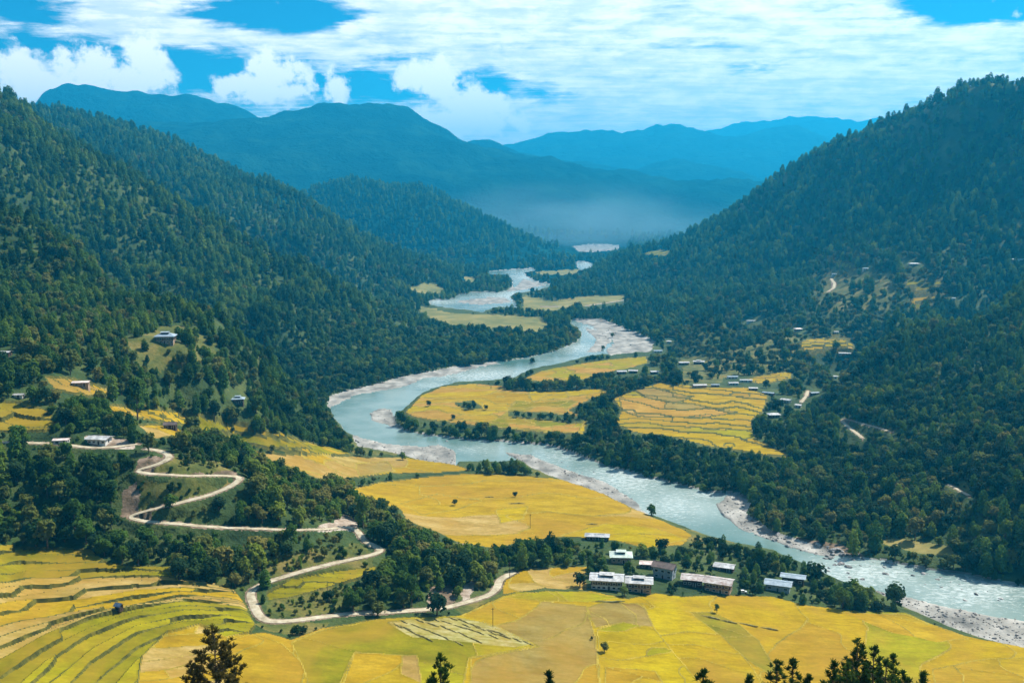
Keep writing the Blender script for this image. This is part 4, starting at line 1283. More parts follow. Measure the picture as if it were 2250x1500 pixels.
LM = {
    'pine': leaf_mat('pine_needles', (0.024, 0.070, 0.012), (0.080, 0.172, 0.020), (0.200, 0.275, 0.030)),
    'broad': leaf_mat('broad_leaves', (0.022, 0.062, 0.010), (0.078, 0.156, 0.016), (0.190, 0.240, 0.026)),
    'olive': leaf_mat('olive_leaves', (0.090, 0.125, 0.022), (0.145, 0.165, 0.030), (0.220, 0.200, 0.045)),
    'dark': leaf_mat('deep_green_leaves', (0.012, 0.036, 0.014), (0.024, 0.062, 0.018), (0.052, 0.100, 0.024)),
    'red': leaf_mat('russet_leaves', (0.10, 0.055, 0.02), (0.17, 0.09, 0.03), (0.24, 0.13, 0.05)),
}
bark = material('tree_bark', [(0.05, 0.035, 0.025), (0.10, 0.075, 0.05), (0.17, 0.13, 0.10)], 3.0)


def clump_mesh(name, n, shape, size, mat, seed, jit=0.55):
    """a crown of many small bent leaf clumps spread through its volume; unit width"""
    r = np.random.default_rng(seed)
    if shape == 'pine':
        u = r.random(n) ** 0.75                        # 0 at the top, 1 at the bottom
        z = 0.22 + 1.45 * (1 - u)
        lay = 0.90 + 0.10 * np.sign(np.sin(u * 34 + r.normal(0, 0.4, n)))
        rad = (0.07 + 0.43 * np.sqrt(1 - (1 - u) ** 1.7) * (1 - 0.28 * u ** 4)) * lay
        a = r.random(n) * 2 * np.pi
        q = rad * (0.35 + 0.65 * np.sqrt(r.random(n)))
        lean = 0.05 * np.sin(z * 3 + seed)
        c = np.stack([np.cos(a) * q + lean, np.sin(a) * q, z], -1)
        nd = np.stack([np.cos(a), np.sin(a), np.full(n, 0.75)], -1)
        s = size * (0.55 + 0.7 * u) * (0.7 + 0.6 * r.random(n))
    else:
        k = 9 if shape == 'round' else 7
        lob = []
        for i in range(k):
            a, rr_, zz_ = r.random() * 6.283, 0.24 * math.sqrt(r.random()), 0.42 + 0.55 * r.random()
            lob.append((math.cos(a) * rr_, math.sin(a) * rr_, zz_, 0.17 + 0.15 * r.random()))
        lob.append((0, 0, 0.72, 0.30))
        lob = np.array(lob)
        if shape == 'tall':
            lob[:, 2] = 0.35 + (lob[:, 2] - 0.42) * 2.1
            lob[:, :2] *= 0.8
        w = lob[:, 3] ** 2
        li = r.choice(len(lob), n, p=w / w.sum())
        dv = r.normal(size=(n, 3))
        dv /= np.linalg.norm(dv, axis=1)[:, None]
        dv[:, 2] = np.where(dv[:, 2] < -0.3, -dv[:, 2] * 0.6, dv[:, 2])
        if shape == 'round':
            lob[:, 2] -= 0.16
        q = lob[li, 3] * (0.72 + 0.38 * r.random(n))
        c = lob[li, :3] + dv * q[:, None]
        nd = dv + np.array([0, 0, 0.35])
        s = size * (0.6 + 0.8 * r.random(n))
    nd = nd / np.linalg.norm(nd, axis=1)[:, None] + r.normal(size=(n, 3)) * jit * 0.6
    nd /= np.linalg.norm(nd, axis=1)[:, None]
    t1 = np.cross(nd, r.normal(size=(n, 3)))
    t1 /= np.linalg.norm(t1, axis=1)[:, None]
    t2 = np.cross(nd, t1)
    s = s[:, None]
    asp = (0.7 + 0.6 * r.random(n))[:, None]
    V = np.stack([c - t1 * s * asp, c - t2 * s * 0.8 - nd * s * 0.25, c + t1 * s * asp, c + t2 * s * 0.8 - nd * s * 0.25, c + nd * s * 0.3], 1)
    F = []
    base = (np.arange(n) * 5)[:, None]
    for a_, b2 in ((0, 1), (1, 2), (2, 3), (3, 0)):
        F.append(np.concatenate([base + a_, base + b2, base + 4], 1))
    return np_mesh(name, V.reshape(-1, 3), np.concatenate(F), [mat], smooth=False)


def trunk_mesh(name, h, r0, mat=None, limbs=3, seed=0):
    r = random.Random(seed)
    V, F = [], []

    def tube(p0, p1, a, b2, n=5):
        i0 = len(V)
        d = Vector(p1) - Vector(p0)
        q = d.to_track_quat('Z', 'Y')
        for P_, rad in ((p0, a), (p1, b2)):
            for k in range(n):
                an = 6.2832 * k / n
                V.append(tuple(Vector(P_) + q @ Vector((math.cos(an) * rad, math.sin(an) * rad, 0))))
        for k in range(n):
            F.append((i0 + k, i0 + (k + 1) % n, i0 + n + (k + 1) % n, i0 + n + k))
    top = (r.uniform(-0.03, 0.03), r.uniform(-0.03, 0.03), h)
    tube((0, 0, -0.15), (top[0] * 0.4, top[1] * 0.4, h * 0.5), r0, r0 * 0.7)
    tube((top[0] * 0.4, top[1] * 0.4, h * 0.5), top, r0 * 0.7, r0 * 0.25)
    for i in range(limbs):
        a = 6.283 * (i + r.random() * 0.6) / max(1, limbs)
        z0 = h * r.uniform(0.35, 0.7)
        tube((0, 0, z0), (math.cos(a) * 0.22, math.sin(a) * 0.22, z0 + h * 0.22), r0 * 0.45, r0 * 0.15, 4)
    return np_mesh(name, np.array(V), np.array(F), [mat or bark], smooth=True)


# kind, tone word, crown, trunk
VAR = []
for i in range(3):
    VAR.append(('pine_tree', ['dark green', 'mid green', 'slender'][i], clump_mesh('pine_crown', 300, 'pine', 0.115, LM['pine'], 11 + i), trunk_mesh('pine_trunk', 1.4, 0.035, limbs=2, seed=i)))
for i in range(3):
    VAR.append(('broadleaf_tree', ['round crowned', 'bushy green', 'wide green'][i], clump_mesh('broad_crown', 340, 'round', 0.085, LM['broad'], 31 + i), trunk_mesh('broad_trunk', 0.7, 0.045, limbs=4, seed=9 + i)))
VAR.append(('broadleaf_tree', 'tall narrow', clump_mesh('tall_crown', 360, 'tall', 0.085, LM['broad'], 41), trunk_mesh('tall_trunk', 1.1, 0.04, limbs=4, seed=21)))
VAR.append(('broadleaf_tree', 'pale olive', clump_mesh('olive_crown', 300, 'round', 0.085, LM['olive'], 51), trunk_mesh('olive_trunk', 0.7, 0.04, limbs=4, seed=22)))
VAR.append(('broadleaf_tree', 'deep dark green', clump_mesh('dark_crown', 340, 'round', 0.085, LM['dark'], 61), trunk_mesh('dark_trunk', 0.7, 0.045, limbs=4, seed=23)))
VH = [1.67, 1.67, 1.67, 1.05, 1.05, 1.05, 2.0, 1.05, 1.05]      # height of each model per unit of width

# ------------------------------------------------------------------ where trees grow
cand = []
ringr = 372.0
while ringr < 5000:
    s = max(5.6, ringr * 0.0054)
    n = int(2 * R(29.5) * ringr / s)
    th = -R(29.5) + (np.arange(n) + rng.random(n)) * (2 * R(29.5) / n)
    rr_ = ringr + (rng.random(n) - 0.5) * s * 1.1
    cand.append(np.stack([th, rr_, np.full(n, s)], -1))
    ringr += s * 0.95
ringr = 374.0
nb_main = sum(len(c) for c in cand)
while ringr < 760:                                # a second, finer sowing for low bushes
    s = 3.3
    n = int(2 * R(29.5) * ringr / s)
    th = -R(29.5) + (np.arange(n) + rng.random(n)) * (2 * R(29.5) / n)
    cand.append(np.stack([th, ringr + (rng.random(n) - 0.5) * s, np.full(n, s)], -1))
    ringr += s
cand = np.concatenate(cand)
small = np.arange(len(cand)) >= nb_main
cx_, cy_ = cand[:, 1] * np.sin(cand[:, 0]), cand[:, 1] * np.cos(cand[:, 0])
cz_ = grid_lookup(cx_, cy_)
ci = np.clip(np.searchsorted(TH, cand[:, 0]), 0, NC - 1)
ri = np.clip(np.searchsorted(LR, np.log(cand[:, 1])), 0, NR - 1)
cc = cls[ri, ci]
# a tree's own foot must be clear of a field, road or water next to it
prob = np.select([cc == FOREST, cc == SCRUB, cc == MEADOW, cc == GRAVEL, cc == SOIL], [0.97, 0.6, 0.012, 0.010, 0.12], 0.0)
prob = np.where((cc == SCRUB) & (cand[:, 1] > 760), 0.28, prob)
prob = np.where(small, np.select([cc == FOREST, cc == SCRUB, cc == SOIL, cc == GRAVEL], [0.22, 0.5, 0.3, 0.006], 0.0), prob)
spx, spy = project(cx_, cy_, cz_)
open_ = fbm(cx_, cy_, 90, 3)
thin = (cc == FOREST) & (open_ > 0.27)
prob = np.where(thin, prob * 0.6, prob)
prob = np.where(pip(spx, spy, [(1020, 545), (1180, 520), (1400, 515), (1350, 560), (1280, 600), (1020, 600)]) & (cz_ < 30), prob * 0.25, prob)
prob = np.where(pip(spx, spy, [(1225, 528), (1380, 528), (1380, 558), (1225, 560)]), 0, prob)
# thin wood round the left clearings and the lower left slope, and in the right hamlets
SPARSE = [[(100, 780), (300, 800), (500, 830), (560, 900), (250, 890), (60, 860)], [(430, 1000), (560, 1010), (600, 1050), (500, 1040)], [(1450, 780), (1780, 730), (1900, 800), (1750, 850), (1450, 840)],
          [(1780, 580), (2060, 570), (2120, 640), (1960, 700), (1800, 680)], [(900, 940), (1280, 960), (1100, 968)], [(1080, 1245), (1250, 1235), (1100, 1290)], [(1430, 1165), (1640, 1200), (1560, 1240), (1440, 1220)]]
for p in SPARSE:
    prob = np.where(pip(spx, spy, p) & (cc == FOREST), prob * 0.7, prob)
occ_c = np.interp(np.arange(1), [0], [0])
vis_c = (cm[np.maximum(ri - 1, 0), ci] - (cz_ + 6 - H) / cand[:, 1]) * cand[:, 1]
keep = (rng.random(len(cand)) < prob) & (vis_c < 30)
P = np.stack([cx_, cy_, cz_, cand[:, 2], cand[:, 1]], -1)[keep]
kc = cc[keep]
smk = small[keep]
vis_k = vis_c[keep] < 0
n = len(P)
hillz = np.clip((P[:, 2] - 25) / 40, 0, 1) * np.clip((P[:, 4] - 560) / 200, 0, 1)
ppx, ppy = project(P[:, 0], P[:, 1], P[:, 2])
pp = 0.10 + 0.66 * hillz
pp = np.where((ppx > 1500) & (ppy > 880), 0.34, pp)
pp = np.where(P[:, 4] > 1700, np.maximum(pp, 0.5), pp)
ispine = (rng.random(n) < pp) & ~smk
wr = rng.random(n)
vi = np.where(ispine, (wr * 3).astype(int), 3 + np.searchsorted([0.26, 0.50, 0.70, 0.80, 0.89], wr))
warm = fbm(P[:, 0] + 700, P[:, 1], 160, 3)
vi = np.where(~ispine & (rng.random(n) < np.clip(warm * 1.2, 0, 0.5)), 7, vi)
OLV = [([(1780, 555), (2110, 555), (2150, 630), (2000, 685), (1900, 745), (1760, 800), (1500, 800), (1450, 745), (1620, 690), (1780, 690)], 0.42), ([(60, 690), (300, 690), (520, 760), (600, 900), (300, 900), (0, 880)], 0.33),
       ([(0, 480), (200, 560), (300, 690), (0, 700)], 0.12)]
for p_, q_ in OLV:
    k_ = pip(ppx, ppy, p_) & ~smk & (rng.random(n) < q_)
    vi = np.where(k_, 7, vi)
    ispine = ispine & ~k_
dk_ = ~ispine & (ppx > 1450) & (ppy > 800) & (rng.random(n) < 0.35)
vi = np.where(dk_, 8, vi)
width = P[:, 3] * np.where(ispine, 1.05, 1.42) * (0.52 + 0.95 * rng.random(n) ** 1.6)
width = np.where(((kc == SCRUB) | (kc == SOIL)) & (P[:, 4] < 760), np.minimum(width * 0.55, 5) * (0.6 + 0.5 * rng.random(n)), width)
width = np.where(smk, 1.4 + 2.4 * rng.random(n) ** 1.5, width)
width = np.minimum(width, 11.5 + np.maximum(0, P[:, 4] - 1500) * 0.0016)
nearvil = (ppx > 1240) & (ppx < 1800) & (ppy > 1225) & (ppy < 1345)
width = np.where(nearvil, np.minimum(width, 7.5) * 0.8, width)
width = np.where(kc == GRAVEL, width * 0.4, width)
width *= 1 + 0.5 * fbm(P[:, 0] - 300, P[:, 1] + 90, 45, 3)
hmul = 0.80 + 0.5 * rng.random(n)
height = width * np.array(VH)[vi] * hmul
_, py1 = project(P[:, 0], P[:, 1], P[:, 2] + 0.5)
_, py0 = project(P[:, 0], P[:, 1], P[:, 2] + height)
wpx = width * FPX / P[:, 4]
cs_ = np.maximum.reduce([covered(cs_soft, ppx + o * wpx, py0 + 0.12 * (py1 - py0), py1) for o in (-0.3, 0, 0.3)])
ch_ = np.maximum.reduce([covered(cs_hard, ppx + o * wpx, py0, py1 + 2) for o in (-0.42, -0.2, 0, 0.2, 0.42)])
okk = (cs_ < 0.30 + 0.25 * rng.random(n)) & (ch_ < 0.05 + (rng.random(n) < np.where(P[:, 4] < 700, 0.16, 0.04)) * 0.5)
# keep field edges crisp: shrink those that would stand over protected ground
shr = ~okk & (ch_ < 0.05) & (rng.random(n) < 0.5)
for a_ in (0.55,):
    h2 = height * a_
    _, q0 = project(P[:, 0], P[:, 1], P[:, 2] + h2)
    c2 = np.maximum(covered(cs_soft, ppx, q0, py1), covered(cs_hard, ppx, q0, py1) * 4)
    fit = shr & (c2 < 0.25)
    width = np.where(fit, width * a_, width)
    height = np.where(fit, h2, height)
    okk |= fit
P, vi, width, height, hmul, ppx, ppy, vis_k, ispine = [a_[okk] for a_ in (P, vi, width, height, hmul, ppx, ppy, vis_k, ispine)]
rotz = rng.random(len(P)) * 6.283
print('trees', len(P), 'pine', int(ispine.sum()))

# trees set by hand where the photograph shows them apart: pixel of the foot, width, model
LONE = [((1132, 1092), 4.0, 8, 'small dark tree standing alone in the oval field'), ((1000, 1110), 4.6, 7, 'small pale tree in the middle of the oval field'), ((1575, 1346), 3.2, 6, 'thin leaning tree alone in the yellow field below the houses'),
        ((1328, 1432), 4.5, 7, 'small olive tree alone in the front field'), ((725, 1318), 5.0, 8, 'dark tree standing on the terrace inside the road loop'), ((1274, 1288), 7.5, 8, 'dark round tree at the left end of the long farmhouse'),
        ((1372, 1310), 6.0, 3, 'round shrub in front of the joined farmhouses'), ((960, 1352), 11.0, 8, 'broad black green tree overhanging the road below the cut bank'), ((850, 1200), 14.0, 8, 'big dark tree beside the quarry bend'),
        ((820, 1185), 11.0, 3, 'tall bushy tree right behind the quarry bend'), ((1455, 1215), 9.0, 8, 'dark tree behind the brown roofed house'), ((1963, 1334), 13.0, 8, 'round dark tree at the end of the village by the gravel bank'),
        ((1880, 1328), 12.0, 3, 'bushy tree left of the round dark tree by the gravel bank'), ((1905, 1322), 9.0, 4, 'green tree behind the bushy pair by the gravel bank'), ((1432, 1132), 8.0, 3, 'round tree on the river edge of the oval field'),
        ((455, 1000), 11.0, 8, 'dark tree above the first hairpin of the road'), ((850, 1140), 6.0, 8, 'small round dark tree at the left corner of the oval field'), ((1790, 1280), 12.0, 8, 'dark tree between the village and the rapids'),
        ((1725, 1252), 10.0, 3, 'green tree behind the blue roofed houses'), ((885, 1010), 7.0, 3, 'bush like tree near the left gravel beach'), ((512, 950), 3.2, 8, 'little tree alone on the stepped terraces'),
        ((1170, 800), 9.0, 8, 'lone tree on the near bank of the upper bend'), ((1325, 775), 7.0, 6, 'lone tree beside the upper gravel bar'), ((1115, 850), 13.0, 8, 'dark tree at the upper rim of the river bend field'),
        ((1345, 742), 8.0, 7, 'brownish bush on the upper gravel bar'), ((1040, 890), 5.0, 8, 'small tree at the top of the orange field'), ((1068, 900), 5.0, 8, 'small tree on a bank of the orange field'),
        ((942, 892), 6.0, 8, 'small tree near the left rim of the orange field'), ((996, 922), 5.0, 8, 'small dark tree near the lower rim of the orange field'), ((1255, 925), 6.0, 7, 'shrub on the green shelf of the river bend'),
        ((1232, 640), 8.0, 8, 'lone tree on the bank beside the far gravel'), ((1170, 645), 14.0, 8, 'dark tree clump beside the far gravel flats'), ((432, 1270), 3.5, 7, 'small russet tree at the top of the curved terraces'),
        ((1838, 770), 12.0, 4, 'round tree in the middle of the hillside gold field'), ((1300, 1405), 1.6, 8, 'tiny bush in the front field'), ((650, 1395), 4.5, 4, 'bush below the loop of the dirt road')]

# ------------------------------------------------------------------ trees as individuals
LANDMARK = [('the long white roofed farmhouse', 1335, 1275), ('the brown roofed house', 1462, 1240), ('the rusty roofed houses', 1570, 1280), ('the blue roofed houses', 1720, 1285), ('the long low white roof', 1313, 1170),
            ('the quarry bend', 740, 1150), ('the hairpin road middle', 450, 1150), ('the lowest road bend', 570, 1340), ('the lower road fork', 1080, 1300), ('the roadside cut bank', 990, 1310), ('the first hairpin', 370, 1000),
            ('the second hairpin', 520, 1050), ('the left hairpin', 290, 1135), ('the white roadside building', 214, 970), ('the curved left terraces', 200, 1230), ('the road loop terraces', 720, 1260), ('the oval field', 1100, 1160),
            ('the stepped terraces', 420, 920), ('the hillside clearing house', 360, 740), ('the tree hidden tiered roof', 520, 870), ('the shelf field', 800, 1020), ('the gravel island bank', 1060, 1010), ('the river bend field', 1080, 900),
            ('the village terraces', 1550, 900), ('the pale switchback', 1870, 940), ('the point gravel bar', 1640, 1120), ('the orange riverside clearing', 2010, 1205), ('the right rapids', 1900, 1240), ('the foot of the right wood', 2180, 1240),
            ('the dark right gully', 2150, 1050), ('the middle of the right wood', 1850, 1080), ('the river trees belt', 1450, 1010), ('the upper left road', 100, 985), ('the left shadowed wood', 120, 1090), ('the hut terraces', 60, 920),
            ('the near right slope top', 2150, 700), ('the near right slope middle', 2050, 850), ('the right edge of the near slope', 2220, 950)]
ORD = ['first', 'second', 'third', 'fourth', 'fifth', 'sixth', 'seventh', 'eighth', 'ninth', 'tenth', 'eleventh', 'twelfth', 'thirteenth', 'fourteenth', 'fifteenth', 'sixteenth', 'seventeenth', 'eighteenth', 'nineteenth', 'twentieth', 'twenty-first', 'twenty-second', 'twenty-third', 'twenty-fourth', 'twenty-fifth', 'twenty-sixth', 'twenty-seventh', 'twenty-eighth', 'twenty-ninth', 'thirtieth'] + ['thirty-' + w_ for w_ in ('first', 'second', 'third', 'fourth', 'fifth', 'sixth', 'seventh', 'eighth', 'ninth')]


def add_tree(v, x, y, z, w, hm, rz, label, group=None, crown=None):
    kind, tone, cr, tk = VAR[v]
    e = empty(kind, (x, y, z - 0.1), rz)
    e.scale = (w, w, w * hm)
    tag(e, label, 'tree', group)
    link_mesh('trunk', tk, e)
    link_mesh('crown', crown or cr, e)
    return e


for (bx, by), w, v, lab in LONE:
    x, y, z = hit(bx, by)
    add_tree(v, x, y, z, w, 1.0, bx * 0.7, lab, None, VAR[v][2] if 'russet' not in lab else clump_mesh('russet_crown', 300, 'round', 0.085, LM['red'], 77))

onscr = (ppx > -10) & (ppx < 2260) & (ppy < 1540) & vis_k
size_px = height * FPX / P[:, 4]
chosen = np.zeros(len(P), bool)
info = []
for kindp, lim in ((True, 296), (False, 262)):
    k = np.nonzero(onscr & (ispine == kindp))[0]
    k = k[np.argsort(-size_px[k])][:lim]
    chosen[k] = True
    for i in k:
        best = min(range(len(LANDMARK)), key=lambda j: math.hypot(LANDMARK[j][1] - ppx[i], (LANDMARK[j][2] - ppy[i]) * 1.4))
        nm, lx, ly = LANDMARK[best]
        ddx, ddy = ppx[i] - lx, (ppy[i] - ly) * 1.6
        rel = ('right of' if ddx > 0 else 'left of') if abs(ddx) > abs(ddy) else ('in front of' if ddy > 0 else 'behind')
        info.append((i, nm, rel))
by_key = {}
for i, nm, rel in info:
    v = int(vi[i])
    by_key.setdefault((VAR[v][0], VAR[v][1], rel, nm), []).append(i)
for (kind, tone, rel, nm), lst in by_key.items():
    lst.sort(key=lambda i: ppx[i])
    kn = 'pine' if kind == 'pine_tree' else 'broadleaf tree'
    for q_, i in enumerate(lst):
        if len(lst) == 1:
            lab = f'{tone} {kn} {rel} {nm}'
        elif q_ < 39:
            lab = f'{ORD[q_]} from the left of the {tone} {kn}s {rel} {nm}'
        else:
            lab = f'{tone} {kn} {rel} {nm}'
        words = lab.split()
        if len(words) > 16:
            lab = f'{ORD[q_]} {tone} {kn} {rel} {nm}'
        add_tree(int(vi[i]), P[i, 0], P[i, 1], P[i, 2], float(width[i]), float(hmul[i]), float(rotz[i]), lab, f'{kn}s {rel} {nm}')


# ------------------------------------------------------------------ the rest of the woods: one object for each kind, trees on points
def forest(name, sel, variants, label):
    n_ = int(sel.sum())
    me = bpy.data.meshes.new(name)
    me.vertices.add(n_)
    me.vertices.foreach_set('co', (P[sel, :3] - np.array([0, 0, 0.2])).astype(np.float32).ravel())
    a1 = me.attributes.new('size', 'FLOAT_VECTOR', 'POINT')
    sz = np.stack([width[sel], width[sel], width[sel] * hmul[sel]], -1).astype(np.float32)
    a1.data.foreach_set('vector', sz.ravel())
    a2 = me.attributes.new('turn', 'FLOAT', 'POINT')
    a2.data.foreach_set('value', rotz[sel].astype(np.float32))
    a3 = me.attributes.new('kind_index', 'INT', 'POINT')
    a3.data.foreach_set('value', (vi[sel] - variants[0]).astype(np.int32))
    o = link_mesh(name, me)
    tag(o, label, kind='stuff')
    ng = bpy.data.node_groups.new(name, 'GeometryNodeTree')
    ng.interface.new_socket('Geometry', in_out='INPUT', socket_type='NodeSocketGeometry')
    ng.interface.new_socket('Geometry', in_out='OUTPUT', socket_type='NodeSocketGeometry')
    N, L = ng.nodes, ng.links
    gi, go = N.new('NodeGroupInput'), N.new('NodeGroupOutput')
    mp = N.new('GeometryNodeMeshToPoints')
    L.new(gi.outputs[0], mp.inputs[0])
    jn = N.new('GeometryNodeJoinGeometry')
    for v in reversed(variants):
        pair = N.new('GeometryNodeJoinGeometry')
        src = next(e for e in bpy.data.objects if e.type == 'EMPTY' and e.get('category') == 'tree' and any(c.data == VAR[v][2] for c in e.children))
        for c in src.children:
            oi = N.new('GeometryNodeObjectInfo')
            oi.transform_space = 'ORIGINAL'
            oi.inputs['Object'].default_value = c
            L.new(oi.outputs['Geometry'], pair.inputs[0])
        g2i = N.new('GeometryNodeGeometryToInstance')
        L.new(pair.outputs[0], g2i.inputs[0])
        L.new(g2i.outputs[0], jn.inputs[0])
    ip = N.new('GeometryNodeInstanceOnPoints')
    L.new(mp.outputs[0], ip.inputs['Points'])
    L.new(jn.outputs[0], ip.inputs['Instance'])
    ip.inputs['Pick Instance'].default_value = True

    def attr(nm_, dt):
        a_ = N.new('GeometryNodeInputNamedAttribute')
        a_.data_type = dt
        a_.inputs['Name'].default_value = nm_
        return a_.outputs[0]
    L.new(attr('kind_index', 'INT'), ip.inputs['Instance Index'])
    L.new(attr('size', 'FLOAT_VECTOR'), ip.inputs['Scale'])
    cb = N.new('ShaderNodeCombineXYZ')
    L.new(attr('turn', 'FLOAT'), cb.inputs[2])
    L.new(cb.outputs[0], ip.inputs['Rotation'])
    L.new(ip.outputs[0], go.inputs[0])
    md = o.modifiers.new('trees', 'NODES')
    md.node_group = ng
    return o


bpy.context.view_layer.update()
forest('pine_forest', ~chosen & ispine, [0, 1, 2], 'dense pine forest over the valley slopes')
forest('broadleaf_forest', ~chosen & ~ispine, [3, 4, 5, 6, 7, 8], 'mixed broadleaf woods on the slopes and river banks')
# ------------------------------------------------------------------ buildings
def box_v(x0, x1, y0, y1, z0, z1):
    V = [(x0, y0, z0), (x1, y0, z0), (x1, y1, z0), (x0, y1, z0), (x0, y0, z1), (x1, y0, z1), (x1, y1, z1), (x0, y1, z1)]
    F = [(0, 3, 2, 1), (4, 5, 6, 7), (0, 1, 5, 4), (1, 2, 6, 5), (2, 3, 7, 6), (3, 0, 4, 7)]
    return V, F


def part(name, shapes, mat, parent, label=None):
    V, F = [], []
    for v, f in shapes:
        k = len(V)
        V += v
        F += [tuple(i + k for i in q) for q in f]
    me = bpy.data.meshes.new(name)
    me.from_pydata(V, [], F)
    me.materials.append(mat)
    me.update()
    o = link_mesh(name, me, parent)
    if label:
        o['label'] = label
    return o


def slab(a, b_, c, d, th):
    """four corners of a plane, thickened downwards"""
    V = [a, b_, c, d] + [(p[0], p[1], p[2] - th) for p in (a, b_, c, d)]
    F = [(0, 1, 2, 3), (7, 6, 5, 4), (0, 4, 5, 1), (1, 5, 6, 2), (2, 6, 7, 3), (3, 7, 4, 0)]
    return V, F


def lerp(p, q, f):
    return tuple(p[i] + (q[i] - p[i]) * f for i in range(3))


